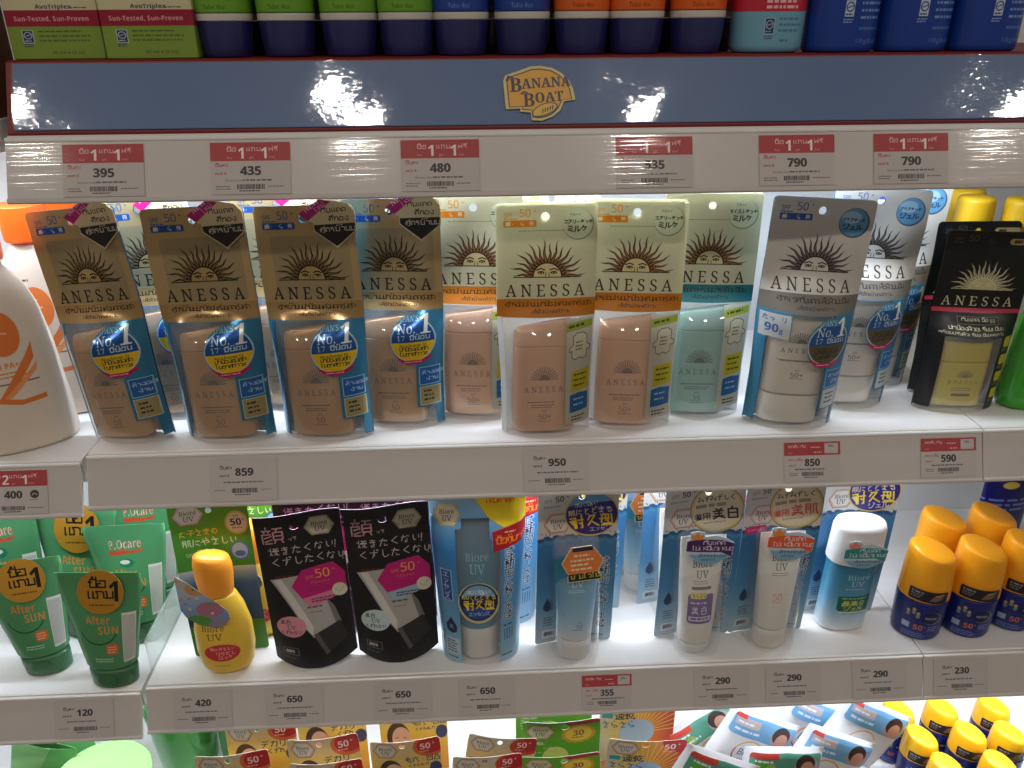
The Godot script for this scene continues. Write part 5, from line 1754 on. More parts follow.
func third_shelf() -> void:
	var s := -0.5968
	# green after-sun tubes on the neighbouring shelf
	var g := "green after-sun tubes"
	var tube := green_tube(true)
	var bare := green_tube(false)
	var sg := -0.6038
	put(tube, "squeeze_tube", "green after-sun tube with a shiny gold sticker, leaning at the edge of the picture", "tube", g, Vector3(-0.578, sg, -0.042), Vector3(-6, 6, 4))
	put(tube, "squeeze_tube", "green after-sun tube with an orange-gold sticker, nearest to the 120 tag", "tube", g, Vector3(-0.492, sg, -0.018), Vector3(-5, -2, -1))
	put(bare, "squeeze_tube", "green after-sun tube with the full logo in view and no sticker", "tube", g, Vector3(-0.486, sg, -0.092), Vector3(-4, 2, 0)).scale = Vector3(1, 1.09, 1)
	put(bare, "squeeze_tube", "green after-sun tube, darkest, rearmost beside the yellow bottle", "tube", g, Vector3(-0.486, sg, -0.150), Vector3(-2, 0, 1)).scale = Vector3(1, 1.18, 1)
	put(tube, "squeeze_tube", "pale green after-sun tube with a dull gold sticker in the second row", "tube", g, Vector3(-0.560, sg, -0.105), Vector3(-4, 3, -5)).scale = Vector3(1, 1.22, 1)
	put(bare, "squeeze_tube", "dark green tube cut off by the edge, in the second row", "tube", g, Vector3(-0.625, sg, -0.100), Vector3(-3, 0, 3)).scale = Vector3(1, 1.25, 1)
	# children's lotion on a green card
	var kids := kids_card()
	g = "yellow children's lotion cards"
	put(kids, "lotion_pack", "yellow bottle with an orange cap on a green card, at the front", "lotion pack", g, Vector3(-0.366, s, -0.050), Vector3(-2, 8, 0))
	put(kids, "lotion_pack", "yellow bottle on a green card, half covered by the first black pouch", "lotion pack", g, Vector3(-0.338, s, -0.112), Vector3(-1, 2, 1))
	# black face pouches
	var rose := face_pouch(false, 0.5)
	var blue := face_pouch(true, 0.3)
	g = "black face-care pouches"
	put(rose, "face_pouch", "black pouch with a pink oval label, at the front", "pouch", g, Vector3(-0.2615, s, -0.030), Vector3(-2, 3, 1.5)).scale = Vector3(1, 0.965, 1)
	put(blue, "face_pouch", "black pouch with a pale blue oval label, at the front", "pouch", g, Vector3(-0.1665, s, -0.034), Vector3(-2, 2, 1.2)).scale = Vector3(1, 0.98, 1)
	put(rose, "face_pouch", "black pouch behind the one with the pink oval, only its top in view", "pouch", g, Vector3(-0.257, s, -0.080), Vector3(0, 0, 0)).scale = Vector3(1, 1.09, 1)
	put(blue, "face_pouch", "black pouch behind the one with the pale blue oval, only its top in view", "pouch", g, Vector3(-0.170, s, -0.084), Vector3(0, 0, 0)).scale = Vector3(1, 1.09, 1)
	# essence pouches
	var ess := essence_pouch()
	g = "blue essence pouches"
	put(ess, "essence_pouch", "clear and blue pouch with a yellow corner and a teal tube inside", "pouch", g, Vector3(-0.070, s, -0.044), Vector3(-2, 0, 0))
	put(ess, "essence_pouch", "clear and blue pouch standing behind the one with the teal tube", "pouch", g, Vector3(-0.046, s, -0.108), Vector3(-1, 0, -1))
	# tubes on blue cards
	var aqua := tube_card("aqua")
	var violet := tube_card("violet")
	var pink := tube_card("rose")
	var gel := tube_card("gel")
	g = "tubes on blue cards"
	put(aqua, "tube_pack", "blue card with an aqua tube and an orange six-sided sticker", "tube pack", g, Vector3(0.040, s, -0.046), Vector3(-2, 4, -1))
	put(violet, "tube_pack", "blue card with a white tube bearing a violet label", "tube pack", g, Vector3(0.185, s, -0.050), Vector3(-1, 2, -0.5))
	put(pink, "tube_pack", "blue card with a white tube under an orange banner sticker", "tube pack", g, Vector3(0.276, s, -0.052), Vector3(-1, 2, -1))
	put(gel, "tube_pack", "blue card with a white-capped aqua gel bottle", "tube pack", g, Vector3(0.378, s, -0.082), Vector3(0, 0, -1.5))
	put(aqua, "tube_pack", "blue card standing right behind the orange-stickered tube", "tube pack", g, Vector3(0.060, s, -0.105), Vector3(0, 0, -1))
	put(aqua, "tube_pack", "narrow lit blue card edge deep between the aqua and the violet-labelled tube", "tube pack", g, Vector3(0.142, s, -0.165), Vector3(0, 0, 0))
	put(violet, "tube_pack", "lit blue card just behind the white tube with the violet label", "tube pack", g, Vector3(0.176, s, -0.110), Vector3(0, 0, 0))
	put(pink, "tube_pack", "lit blue card behind the orange-bannered tube", "tube pack", g, Vector3(0.292, s, -0.120), Vector3(0, 0, 0))
	# roll-ons
	var roll := roll_on(true)
	g = "yellow-capped roll-on bottles"
	put(roll, "roll_on_bottle", "navy roll-on with an amber cap nearest the blue cards, front row", "bottle", g, Vector3(0.463, s, -0.042), Vector3(0, -28, 0))
	put(roll, "roll_on_bottle", "navy roll-on with an amber cap in the middle of the front row", "bottle", g, Vector3(0.524, s, -0.042), Vector3(0, -26, 0))
	put(roll, "roll_on_bottle", "navy roll-on with an amber cap cut by the edge of the picture", "bottle", g, Vector3(0.585, s, -0.050), Vector3(0, -24, 0))
	put(roll, "roll_on_bottle", "navy roll-on with an amber cap in the back row nearest the cards", "bottle", g, Vector3(0.512, s, -0.106), Vector3(0, -24, 0))
	put(roll, "roll_on_bottle", "navy roll-on with an amber cap in the back row towards the edge", "bottle", g, Vector3(0.578, s, -0.110), Vector3(0, -26, 0))
	var nb := Node3D.new()
	begin(60, 140, c8(22, 26, 110), 4.0)
	ell(30, 30, 5, 5, c8(232, 206, 90))
	fine(12, 50, 34, 3, 3, 7, c8(120, 140, 210))
	part(nb, "tube_body", loft([[0.0, 0.030, 0.016], [0.002, 0.032, 0.018], [0.10, 0.033, 0.010], [0.14, 0.034, 0.0012]], 36), print_mat(finish(), 0.3))
	put(nb, "navy_tube", "dark navy tube standing at the back behind the roll-ons", "tube", "", Vector3(0.648, s, -0.190), Vector3(0, 0, 0))

# ---------------------------------------------------------------- top shelf
func seal(x: float, y: float, k: float, ink: Color, ground: Color) -> void:
	rect(x, y, 9 * k, 13 * k, ground)
	rect(x + 0.6 * k, y + 0.6 * k, 7.8 * k, 11.8 * k, ink)
	ell(x + 4.5 * k, y + 5.4 * k, 3.4 * k, 3.6 * k, ground)
	ell(x + 4.5 * k, y + 5.4 * k, 2.6 * k, 2.8 * k, ink)
	line([Vector2(x + 2.6 * k, y + 6.0 * k), Vector2(x + 6.4 * k, y + 4.6 * k)], 0.7 * k, ground)
	fine(x + 1.4 * k, y + 10.2 * k, 6 * k, 1, 1.0 * k, 2, ground)
	fine(x, y + 14.0 * k, 9 * k, 2, 0.8 * k, 1.8 * k, ink)

func top_shelf() -> void:
	var s := 0.0602
	# cartons
	begin(75, 115, c8(124, 148, 56), 6.0)
	rect(0, 0, 75, 66, c8(206, 198, 160))
	text("AvoTriplex", 26, 64.6, 4.0, c8(40, 44, 80), "b")
	fine(54, 63, 16, 1, 1.2, 2, c8(80, 80, 80))
	rect(0, 66, 75, 16, c8(150, 22, 52))
	text("Sun-Tested, Sun-Proven", 37, 76.6, 4.6, c8(226, 170, 170), "b", 0.5, 0.82)
	rect(0, 82, 75, 33, c8(128, 156, 62))
	seal(11, 85.5, 1.0, c8(40, 48, 110), c8(200, 206, 200))
	fine(24, 86, 42, 3, 1.7, 4.6, c8(80, 104, 44))
	text("90 ml e (3 oz)", 32, 109.5, 3.2, c8(60, 76, 40), "s")
	var box_print := print_mat(finish(), 0.4)
	var carton := Node3D.new()
	part(carton, "carton", block(0.0745, 0.088, 0.045, 0.0008, Vector3(0, 0.044, 0)), box_print)
	var g := "green sun-lotion cartons"
	put(carton, "lotion_carton", "green and cream carton with a red band at the end of the banner", "carton", g, Vector3(-0.409, s, -0.056), Vector3(0, 3, 0))
	put(carton, "lotion_carton", "green and cream carton with a red band beside the blue-capped bottles", "carton", g, Vector3(-0.3315, s, -0.053), Vector3(0, 3, 0))
	# upside-down bottles: blue cap below, white ring, coloured body above
	var navy := mat(c8(26, 30, 92), 0.2)
	navy.clearcoat_enabled = true
	navy.clearcoat = 0.6
	var ring := mat(c8(206, 202, 192), 0.4)
	var spots := [
		["green", -0.274, "green-bodied bottle standing on its blue cap, next to the cartons"], ["green", -0.221, "green-bodied bottle on its blue cap, second from the cartons"],
		["green", -0.168, "green-bodied bottle on its blue cap, third from the cartons"], ["green", -0.119, "green-bodied bottle on its blue cap, last of the green ones"],
		["blue", -0.072, "blue-bodied bottle on its blue cap beside the green ones"], ["blue", -0.019, "blue-bodied bottle on its blue cap above the yellow logo"],
		["orange", 0.033, "orange-bodied bottle on its blue cap beside the blue ones"], ["orange", 0.081, "orange-bodied bottle on its blue cap, middle of three"], ["orange", 0.135, "orange-bodied bottle on its blue cap next to the pale blue bottle"],
	]
	var kinds := {}
	for k in {"green": c8(108, 164, 48), "blue": c8(34, 66, 152), "orange": c8(226, 100, 30)}:
		var c: Color = {"green": c8(108, 164, 48), "blue": c8(34, 66, 152), "orange": c8(226, 100, 30)}[k]
		var o := Node3D.new()
		part(o, "bottle_cap", loft([[0, 0.0185, 0.0165], [0.0015, 0.0203, 0.0183], [0.010, 0.0220, 0.0198], [0.0280, 0.0236, 0.0212], [0.0285, 0.0230, 0.0206]], 40), navy)
		part(o, "white_ring", loft([[0.0287, 0.0236, 0.0212], [0.0291, 0.0242, 0.0218], [0.0338, 0.0243, 0.0219], [0.0342, 0.0237, 0.0213]], 40), ring)
		begin(150, 100, c, 4.0)
		text("Tube 4oz", 64, 97.0, 3.4, c.darkened(0.5) if k != "blue" else c8(130, 160, 210), "s")
		part(o, "bottle_body", loft([[0.0344, 0.0236, 0.0212], [0.0358, 0.0242, 0.0218], [0.080, 0.0262, 0.0236], [0.120, 0.0240, 0.0200], [0.135, 0.0150, 0.0120]], 40), print_mat(finish(), 0.35))
		kinds[k] = o
	for a in spots:
		put(kinds[a[0]], "lotion_bottle", a[2], "bottle", "bottles standing on blue caps", Vector3(a[1], s, -0.054), Vector3(0, 0, 0))
	for i in 10:
		var near: Array = spots[mini(i, 8)]
		var nth: String = ["first", "second", "third", "fourth", "fifth", "sixth", "seventh", "eighth", "ninth", "tenth"][i]
		put(kinds[near[0]], "lotion_bottle", "bottle on a blue cap in the dark second row, %s from the cartons" % nth, "bottle", "bottles standing on blue caps", Vector3(-0.300 + i * 0.0515, s, -0.112), Vector3(0, 10, 0))
	# pale blue bottle and three deep blue ones
	begin(190, 110, c8(116, 170, 196), 5.0)
	rect(0, 0, 190, 77, c8(196, 40, 60))
	fine(84, 68, 34, 2, 2.4, 4.4, c8(240, 190, 190))
	seal(84, 82, 1.0, c8(38, 60, 110), c8(190, 206, 214))
	fine(97, 82, 22, 3, 1.8, 4.6, c8(70, 124, 156))
	fine(99, 99, 10, 1, 2.0, 3, c8(70, 124, 156))
	var pale := Node3D.new()
	part(pale, "bottle_body", loft([[0, 0.0265, 0.0195, 0, 2.5], [0.0015, 0.0295, 0.0225, 0, 2.5], [0.006, 0.0308, 0.0238, 0, 2.5], [0.080, 0.0330, 0.0245, 0, 2.5], [0.110, 0.0280, 0.0210, 0, 2.4]], 44), print_mat(finish(), 0.36))
	part(pale, "bottle_cap", loft([[0.1102, 0.020, 0.020], [0.112, 0.021, 0.021], [0.140, 0.021, 0.021], [0.142, 0.019, 0.019]], 32), mat(c8(226, 226, 224), 0.4))
	put(pale, "lotion_bottle", "pale blue bottle with a red upper label between orange and deep blue ones", "bottle", "", Vector3(0.198, s, -0.056), Vector3(0, 2, 0))
	begin(190, 110, c8(26, 62, 150), 5.0)
	var soft := c8(120, 156, 208)
	seal(86, 68, 1.1, c8(190, 206, 226), c8(24, 50, 120))
	fine(102, 70, 26, 3, 2.0, 5.6, soft)
	text("WATER SPLASH SPF", 102, 92.0, 2.2, soft, "b", 0, 0.8)
	text("170 g (6 oz)", 100, 102.5, 3.4, soft, "s")
	var deep := Node3D.new()
	part(deep, "bottle_body", loft([[0, 0.0285, 0.0200, 0, 2.5], [0.0015, 0.0305, 0.0220, 0, 2.5], [0.006, 0.0312, 0.0230, 0, 2.5], [0.080, 0.0318, 0.0240, 0, 2.5], [0.110, 0.0260, 0.0200, 0, 2.4]], 44), print_mat(finish(), 0.26))
	part(deep, "bottle_cap", loft([[0.1102, 0.018, 0.018], [0.112, 0.019, 0.019], [0.140, 0.019, 0.019], [0.142, 0.017, 0.017]], 32), mat(c8(40, 90, 170), 0.4))
	g = "deep blue spray bottles"
	put(deep, "spray_bottle", "deep blue bottle next to the pale blue one", "bottle", g, Vector3(0.2635, s, -0.055), Vector3(0, 3, 0))
	put(deep, "spray_bottle", "deep blue bottle, middle of three", "bottle", g, Vector3(0.329, s, -0.055), Vector3(0, 2, 0))
	put(deep, "spray_bottle", "deep blue bottle at the edge of the picture", "bottle", g, Vector3(0.394, s, -0.055), Vector3(0, 4, 0))
	# brown pack at the very edge beside the cartons
	var bag := Node3D.new()
	part(bag, "carton", block(0.05, 0.16, 0.05, 0.001, Vector3(0, 0.08, 0)), mat(c8(110, 52, 30), 0.5))
	part(bag, "carton_flap", block(0.05, 0.003, 0.046, 0.0005, Vector3(0, 0.1617, 0)), mat(c8(120, 60, 36), 0.5))
	put(bag, "brown_carton", "reddish brown carton beside the end of the banner", "carton", "", Vector3(-0.487, 0.0152, -0.04), Vector3(0, 0, 0))

# ---------------------------------------------------------------- lowest shelf
func mask_print(kind: String) -> ImageTexture:
	begin(92, 108, c8(222, 190, 120), 6.0)
	if kind == "green":
		grad(0, 0, 92, 108, [[0.0, c8(104, 176, 40)], [1.0, c8(84, 160, 44)]])
		rect(50, 0, 42, 7, c8(170, 60, 50))
		for i in 14:
			var a := TAU * i / 14.0
			ell(66 + cos(a) * 16, 22 + sin(a) * 12, 4.5, 3.6, c8(214, 160, 40))
		ell(66, 22, 16, 12, c8(232, 206, 70))
		text("30", 66, 25, 9.0, c8(150, 60, 90), "b", 0.5)
		fine(58, 27.5, 16, 1, 1.4, 2, c8(150, 60, 90))
		biore(21, 16, 34, c8(64, 64, 56), c8(206, 200, 170), c8(150, 110, 60))
		ell(40, 62, 16, 20, c8(214, 222, 120))
		pen("敏感肌も", 5, 33, 5.6, c8(226, 236, 210), 0.13)
		pen("肌にも", 5, 33, 6.4, c8(226, 236, 210), 0.13)
		pen("アルコール", 5, 41, 6.4, c8(226, 236, 210), 0.13)
		pen("フリー", 5, 49, 6.4, c8(226, 236, 210), 0.13)
		return finish()
	if kind == "ray":
		grad(0, 0, 92, 108, [[0.0, c8(196, 196, 190)], [0.3, c8(222, 190, 90)], [0.6, c8(226, 150, 50)], [1.0, c8(180, 60, 30)]], false)
		for i in 22:
			var a := PI * (0.02 + i / 21.0)
			line([Vector2(46, 62) + Vector2(cos(a), -sin(a)) * 22, Vector2(46, 62) + Vector2(cos(a), -sin(a)) * 80], 1.0, c8(236, 206, 110))
		poly([Vector2(62, 0), Vector2(92, 0), Vector2(92, 26), Vector2(76, 22), Vector2(64, 10)], c8(176, 34, 36))
		ell(46, 62, 22, 22, c8(160, 196, 220))
	elif kind == "gold":
		grad(0, 0, 92, 108, [[0.0, c8(196, 190, 180)], [0.5, c8(226, 190, 100)], [1.0, c8(214, 150, 70)]])
		ell(78, 14, 22, 16, c8(196, 70, 40))
		ell(80, 13, 17, 12, c8(176, 30, 36))
	else:
		grad(0, 0, 92, 108, [[0.0, c8(206, 186, 160)], [0.45, c8(236, 196, 80)], [1.0, c8(226, 160, 60)]])
		ell(78, 12, 22, 18, c8(214, 100, 50))
		ell(79, 11, 18, 14, c8(186, 34, 34))
	text("50", 72, 17, 9.5, c8(236, 214, 200), "b", 0.5)
	text("+", 81, 11, 4.6, c8(236, 214, 200), "b")
	fine(64, 20, 16, 1, 1.4, 2, c8(236, 200, 180))
	biore(20, 15, 33, c8(64, 60, 60), c8(206, 200, 186), c8(160, 100, 70))
	var ink := c8(40, 60, 84)
	if kind == "pore":
		pen("毛穴・凹凸", 44, 28, 9.5, ink, 0.12, 0, 1.0)
		pen("くすみもカット", 48, 40, 5.6, ink, 0.13)
	elif kind == "shine":
		pen("デカリ", 46, 28, 11, ink, 0.12, 0, 1.0)
		pen("くずれ", 52, 40, 8, ink, 0.12)
	elif kind == "gold":
		pen("強力紫外線カット", 6, 40, 10, c8(44, 54, 90), 0.12, 0, 1.03)
	else:
		rrect(3, 31, 13, 7.5, 1.5, c8(50, 150, 160))
		pen("速乾", 18, 28, 12.5, ink, 0.12, 0, 1.0)
		pen("さらさら", 3, 43, 10.5, c8(70, 100, 150), 0.12, 0, 0.98)
	if kind in ["pore", "shine"]:
		# a small printed portrait: dark hair round a face
		ell(25, 55, 16, 24, c8(64, 44, 38))
		ell(29, 57, 13, 19, c8(228, 182, 156))
		line([Vector2(26, 66), Vector2(30, 67.5), Vector2(34, 66)], 1.2, c8(190, 80, 80))
		line([Vector2(20, 56), Vector2(25, 55)], 1.0, c8(80, 50, 44))
		line([Vector2(31, 55), Vector2(36, 56)], 1.0, c8(80, 50, 44))
		ell(84, 50, 8, 10, c8(60, 70, 110))
	return finish()

func mask_card(kind: String) -> Node3D:
	var o := Node3D.new()
	var w := 0.090 if kind in ["pore", "shine", "gold"] else 0.104
	var front := print_mat(mask_print(kind), 0.35)
	var body := print_mat(front.albedo_texture, 0.35)
	var hole := [0.46, 0.072, 0.040, 0.036] if kind != "green" else [0.54, 0.078, 0.050, 0.042]
	part(o, "card", sheet(func(u, v): return Vector3((u - 0.5) * w, 0.150 - v * 0.1116, 0.004 * sin(u * 4.0) * (1.0 - v)), 0, 1, 0, 1, 12, 8, 0.0005, hole, [0.06, 0.05]), front, mat(c8(206, 196, 180), 0.5))
	var lower: Color = {"pore": c8(226, 170, 80), "shine": c8(226, 170, 80), "gold": c8(206, 150, 80), "green": c8(84, 156, 44), "ray": c8(214, 140, 60)}[kind]
	part(o, "pouch_body", loft([[0, w * 0.46, 0.002, -0.0075, 3], [0.01, w * 0.48, 0.005, -0.0075, 3], [0.05, w * 0.485, 0.006, -0.0075, 3], [0.080, w * 0.485, 0.003, -0.0040, 3], [0.0885, w * 0.488, 0.0006, -0.0014, 3]], 32), mat(lower, 0.4))
	return o

func wipes_pack(green: bool) -> Node3D:
	var o := Node3D.new()
	var w := 0.105
	var h := 0.100
	var front := func(u, v):
		var c: float = (1.0 - pow(2.0 * u - 1.0, 4.0)) * (1.0 - pow(2.0 * v - 1.0, 4.0))
		return Vector3((u - 0.5) * w, (1.0 - v) * h, 0.013 * sqrt(maxf(0.0, c)))
	var back := func(u, v):
		var p: Vector3 = front.call(u, v)
		return Vector3(p.x, p.y, -p.z * 0.8 - 0.0003)
	begin(130, 100, c8(226, 226, 228), 5.0)
	for i in 18:
		var a := deg_to_rad(40 + i * 14.0)
		var b := deg_to_rad(40 + (i + 1) * 14.0)
		line([Vector2(62 + 26 * cos(a), 60 - 22 * sin(a)), Vector2(62 + 26 * cos(b), 60 - 22 * sin(b))], 2.4, c8(232, 170, 60) if i < 9 else c8(214, 60, 50))
	text("Bioré", 62, 64, 11.0, c8(40, 60, 120), "s", 0.5)
	fine(50, 70, 26, 1, 3.0, 4, c8(60, 60, 70))
	var pm := print_mat(finish(), 0.3)
	part(o, "pack_front", sheet(front, 0, 1, 0, 1, 14, 12, 0.0002), pm)
	part(o, "pack_back", sheet(back, 0, 1, 0, 1, 8, 8, 0.0002), mat(c8(222, 222, 226), 0.35))
	begin(116, 34, c8(96, 170, 210), 6.0)
	if green:
		rect(0, 0, 116, 34, c8(88, 154, 130))
		rect(0, 0, 46, 8, c8(200, 70, 60))
		ell(18, 20, 12, 10, c8(90, 170, 60))
		ell(34, 22, 8, 8, c8(150, 190, 80))
	else:
		rect(0, 0, 116, 34, c8(112, 166, 206))
		rect(4, 4, 44, 13, c8(196, 180, 180))
		rect(0, 0, 20, 6, c8(206, 80, 70))
	fine(8, 10, 34, 1, 3, 4, c8(230, 236, 240))
	fine(8, 22, 48, 1, 4, 4, c8(220, 230, 240))
	ell(92, 20, 20, 17, c8(176, 156, 156))
	ell(90, 15, 16, 14, c8(66, 44, 40))
	ell(93, 22, 11, 12, c8(206, 150, 128))
	part(o, "printed_flap", sheet(func(u, v): return front.call(0.05 + 0.9 * u, 0.03 + 0.30 * v) + Vector3(0, 0, 0.0012 + 0.0015 * absf(sin(u * 6.0))), 0, 1, 0, 1, 16, 5, 0.0003, [], [0.05, 0.18], [0.05, 0.18]), print_mat(finish(), 0.3), mat(c8(210, 214, 220)))
	return o

func fourth_shelf() -> void:
	var s := -0.8968
	var shine := mask_card("shine")
	var pore := mask_card("pore")
	var gold := mask_card("gold")
	var green := mask_card("green")
	var ray := mask_card("ray")
	var g := "sheet cards on the lowest shelf"
	put(shine, "sheet_card", "orange and red 50+ card nearest the green tub, front row", "card", g, Vector3(-0.384, s, -0.020), Vector3(-2, 2, 0)).scale = Vector3(1, 1.05, 1)
	put(shine, "sheet_card", "orange and red 50+ card nearest the green tub, second row", "card", g, Vector3(-0.362, s, -0.064), Vector3(-2, 0, -1)).scale = Vector3(1, 1.08, 1)
	put(shine, "sheet_card", "orange and red 50+ card, second column, barely showing at the front", "card", g, Vector3(-0.268, s, -0.012), Vector3(-3, 0, 0)).scale = Vector3(1, 0.95, 1)
	put(shine, "sheet_card", "orange and red 50+ card, second column, middle row", "card", g, Vector3(-0.269, s, -0.036), Vector3(-2, 0, 2)).scale = Vector3(1, 1.07, 1)
	put(shine, "sheet_card", "orange and red 50+ card, second column, rear row", "card", g, Vector3(-0.272, s, -0.085), Vector3(-1, 0, 0)).scale = Vector3(1, 1.12, 1)
	put(pore, "sheet_card", "orange 50+ card with a woman's portrait, rear of its column", "card", g, Vector3(-0.164, s, -0.086), Vector3(-1, 0, 0)).scale = Vector3(1, 1.12, 1)
	put(pore, "sheet_card", "orange 50+ card with a woman's portrait, front of its column", "card", g, Vector3(-0.169, s, -0.040), Vector3(-2, 0, 1)).scale = Vector3(1, 0.97, 1)
	put(gold, "sheet_card", "gold and grey 50+ card standing askew", "card", g, Vector3(-0.064, s, -0.046), Vector3(-2, -3, -8)).scale = Vector3(1, 0.93, 1)
	put(gold, "sheet_card", "gold and grey 50+ card at the very front", "card", g, Vector3(-0.068, s, -0.012), Vector3(-10, 0, -1)).scale = Vector3(1, 0.84, 1)
	put(green, "sheet_card", "lit green card with a yellow sun reading 30", "card", g, Vector3(0.030, s, -0.058), Vector3(-1, 0, -1)).scale = Vector3(1, 1.0, 1)
	put(green, "sheet_card", "shaded green card with a yellow sun reading 30, at the front", "card", g, Vector3(0.029, s, -0.020), Vector3(-8, 0, 0)).scale = Vector3(1, 0.78, 1)
	put(green, "sheet_card", "green card with a yellow sun at the back of its column", "card", g, Vector3(0.026, s, -0.094), Vector3(0, 0, 0)).scale = Vector3(1, 1.1, 1)
	put(ray, "sheet_card", "bright sunburst 50+ card in the rear row", "card", g, Vector3(0.137, s, -0.086), Vector3(-1, 0, -1)).scale = Vector3(1, 1.1, 1)
	put(ray, "sheet_card", "dim sunburst 50+ card in the front row", "card", g, Vector3(0.135, s, -0.036), Vector3(-2, -2, -4)).scale = Vector3(1, 0.88, 1)
	var blue := wipes_pack(false)
	var leaf := wipes_pack(true)
	g = "white wipes packs"
	put(leaf, "wipes_pack", "white wipes pack with a green flap tilted upwards beside the sunburst cards", "wipes pack", g, Vector3(0.279, -0.865, -0.092), Vector3(-3, 0, 38))
	put(leaf, "wipes_pack", "white wipes pack with a dark green flap at the front beside the sunburst cards", "wipes pack", g, Vector3(0.19, -0.846, 0.002), Vector3(-3, 0, -25))
	put(blue, "wipes_pack", "white wipes pack with a blue flap and the logo ring in view", "wipes pack", g, Vector3(0.269, -0.856, -0.066), Vector3(-3, 0, -25))
	put(leaf, "wipes_pack", "white wipes pack with a green flap at the front, middle", "wipes pack", g, Vector3(0.313, -0.874, -0.022), Vector3(-3, 0, -4))
	put(blue, "wipes_pack", "white wipes pack with a blue flap in the rear row, brightly lit", "wipes pack", g, Vector3(0.366, -0.871, -0.1), Vector3(-3, 0, -27))
	put(blue, "wipes_pack", "white wipes pack with a blue flap at the front near the roll-ons", "wipes pack", g, Vector3(0.369, -0.875, -0.047), Vector3(-3, 0, -24))
	put(blue, "wipes_pack", "white wipes pack with a blue flap touching the roll-ons in the rear row", "wipes pack", g, Vector3(0.424, -0.852, -0.073), Vector3(-3, 0, -28))
	var roll := roll_on(true, 0.036, c8(250, 194, 34))  # yellower cap than the larger roll-ons, strip light put into its colour
	g = "small yellow-capped roll-ons on the lowest shelf"
	var where := [
		[0.522, -0.112, "small roll-on with a yellow cap, rear row nearest the wipes"], [0.586, -0.112, "small roll-on with a yellow cap, rear row in the middle"], [0.662, -0.112, "small roll-on with a yellow cap, rear row towards the edge"],
		[0.530, -0.063, "small roll-on with a yellow cap, second row nearest the wipes"], [0.600, -0.066, "small roll-on with a yellow cap, second row in the middle"], [0.655, -0.063, "small roll-on with a yellow cap, second row, cut by the edge"],
		[0.540, -0.016, "small roll-on with a yellow cap at the lower edge nearest the wipes"], [0.612, -0.016, "small roll-on with a yellow cap at the lower edge near the corner"],
	]
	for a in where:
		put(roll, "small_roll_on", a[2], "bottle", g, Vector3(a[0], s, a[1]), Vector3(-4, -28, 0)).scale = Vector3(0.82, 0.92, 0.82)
	# pale green tub and green packs
	var sg := -0.9038
	var tub := Node3D.new()
	part(tub, "tub_body", loft([[0, 0.040, 0.040], [0.002, 0.044, 0.044], [0.102, 0.056, 0.056], [0.104, 0.055, 0.055]], 48), clear_mat(c8(120, 200, 110), 0.7, 0.15))
	begin(120, 120, c8(160, 196, 130), 5.0)
	text("ALOE", 62, 82, 9.0, c8(110, 150, 90), "b", 0.5)
	fine(50, 40, 26, 1, 3.0, 4, c8(150, 180, 130))
	fine(60, 60, 40, 1, 1.2, 4, c8(120, 150, 100))
	rrect(18, 56, 40, 10, 4, c8(130, 160, 70))
	rrect(22, 62, 32, 12, 3, c8(180, 190, 90))
	var m := mat(Color.WHITE, 0.3, 0, finish())
	part(tub, "tub_lid", loft([[0.105, 0.058, 0.058], [0.106, 0.061, 0.061], [0.121, 0.0615, 0.0615], [0.123, 0.059, 0.059]], 48), mat(c8(160, 196, 136), 0.3))
	part(tub, "lid_print", plate(disc_outline(0.057, 0.057, 40), 0.0004, [-0.057, -0.057, 0.057, 0.057]), m, null, Vector3(0, 0.1231, 0)).rotation_degrees = Vector3(-90, 0, 0)
	put(tub, "aloe_tub", "round tub with a pale green printed lid", "tub", "", Vector3(-0.555, sg, -0.034), Vector3(0, 0, 0))
	var jar := Node3D.new()
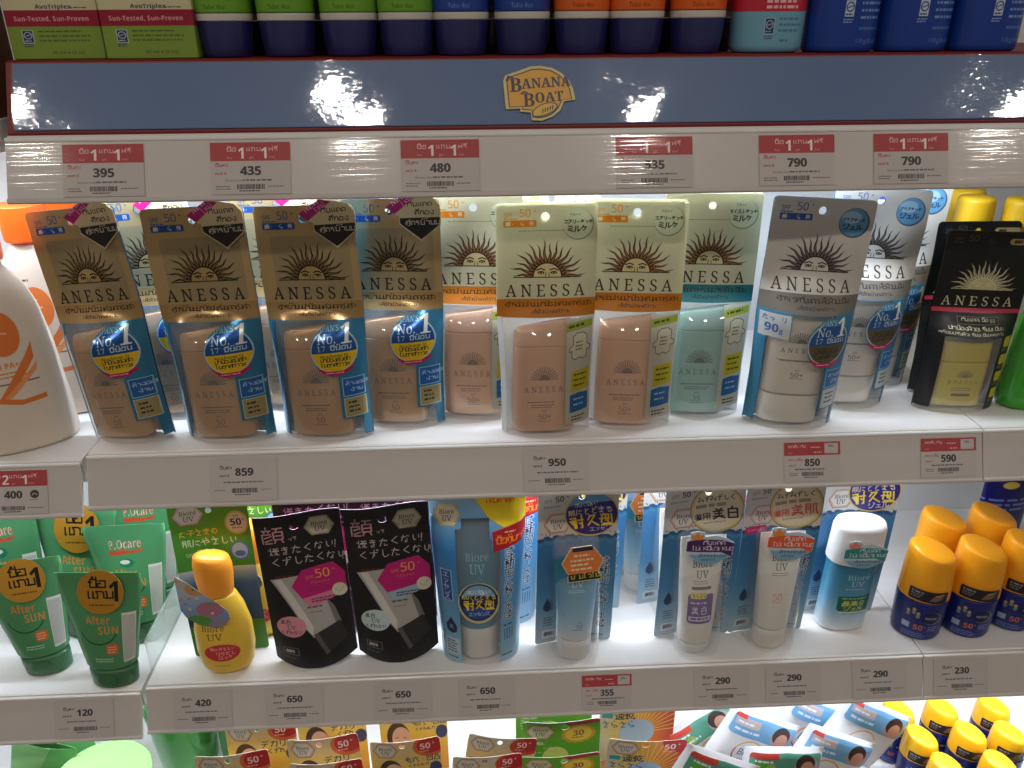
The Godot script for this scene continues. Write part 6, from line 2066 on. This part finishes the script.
	part(jar, "jar_body", loft([[0, 0.036, 0.036], [0.002, 0.040, 0.040], [0.105, 0.048, 0.048], [0.106, 0.047, 0.047], [0.104, 0.046, 0.046], [0.01, 0.038, 0.038]], 44), clear_mat(c8(70, 170, 60), 0.55, 0.12))
	part(jar, "jar_gel", loft([[0.011, 0.034, 0.034], [0.090, 0.042, 0.042], [0.091, 0.041, 0.041]], 36), mat(c8(84, 160, 66), 0.3))
	put(jar, "gel_jar", "clear bright green jar behind the pale lid", "jar", "", Vector3(-0.505, sg, -0.172), Vector3(0, 0, 0))
	var leafy := Node3D.new()
	begin(80, 60, c8(110, 190, 110), 5.0)
	poly([Vector2(0, 0), Vector2(50, 0), Vector2(20, 40), Vector2(0, 30)], c8(150, 214, 140))
	ell(20, 34, 4, 5, c8(40, 80, 100))
	var lm := print_mat(finish(), 0.3)
	lm.backlight_enabled = true
	lm.backlight = Color(0.5, 0.5, 0.5)
	part(leafy, "pack_front", sheet(func(u, v): return Vector3((u - 0.5) * 0.080, 0.150 - v * 0.150, 0.010 * sin(PI * u) * sin(PI * minf(1.0, v + 0.2))), 0, 1, 0, 1, 10, 8, 0.0003), lm)
	part(leafy, "pack_back", sheet(func(u, v): return Vector3((u - 0.5) * 0.080, 0.150 - v * 0.150, -0.008 * sin(PI * u) * sin(PI * minf(1.0, v + 0.2)) - 0.0006), 0, 1, 0, 1, 8, 6, 0.0003), lm)
	g = "light green pouches beside the tub"
	put(leafy, "green_pouch", "light green pouch cut off by the edge of the picture", "pouch", g, Vector3(-0.672, sg, -0.060), Vector3(-4, 0, -14))
	put(leafy, "green_pouch", "light green pouch between the edge one and the tub", "pouch", g, Vector3(-0.630, sg, -0.118), Vector3(-4, 0, 12))
	var dark := Node3D.new()
	part(dark, "carton", block(0.060, 0.135, 0.045, 0.0008, Vector3(0, 0.0675, 0)), mat(c8(44, 110, 50), 0.45))
	part(dark, "carton_lid", block(0.0604, 0.004, 0.0454, 0.0008, Vector3(0, 0.1372, 0)), mat(c8(48, 118, 54), 0.45))
	put(dark, "green_carton", "dark green carton between the green jar and the orange cards", "carton", "", Vector3(-0.410, s, -0.150), Vector3(0, 0, 0))
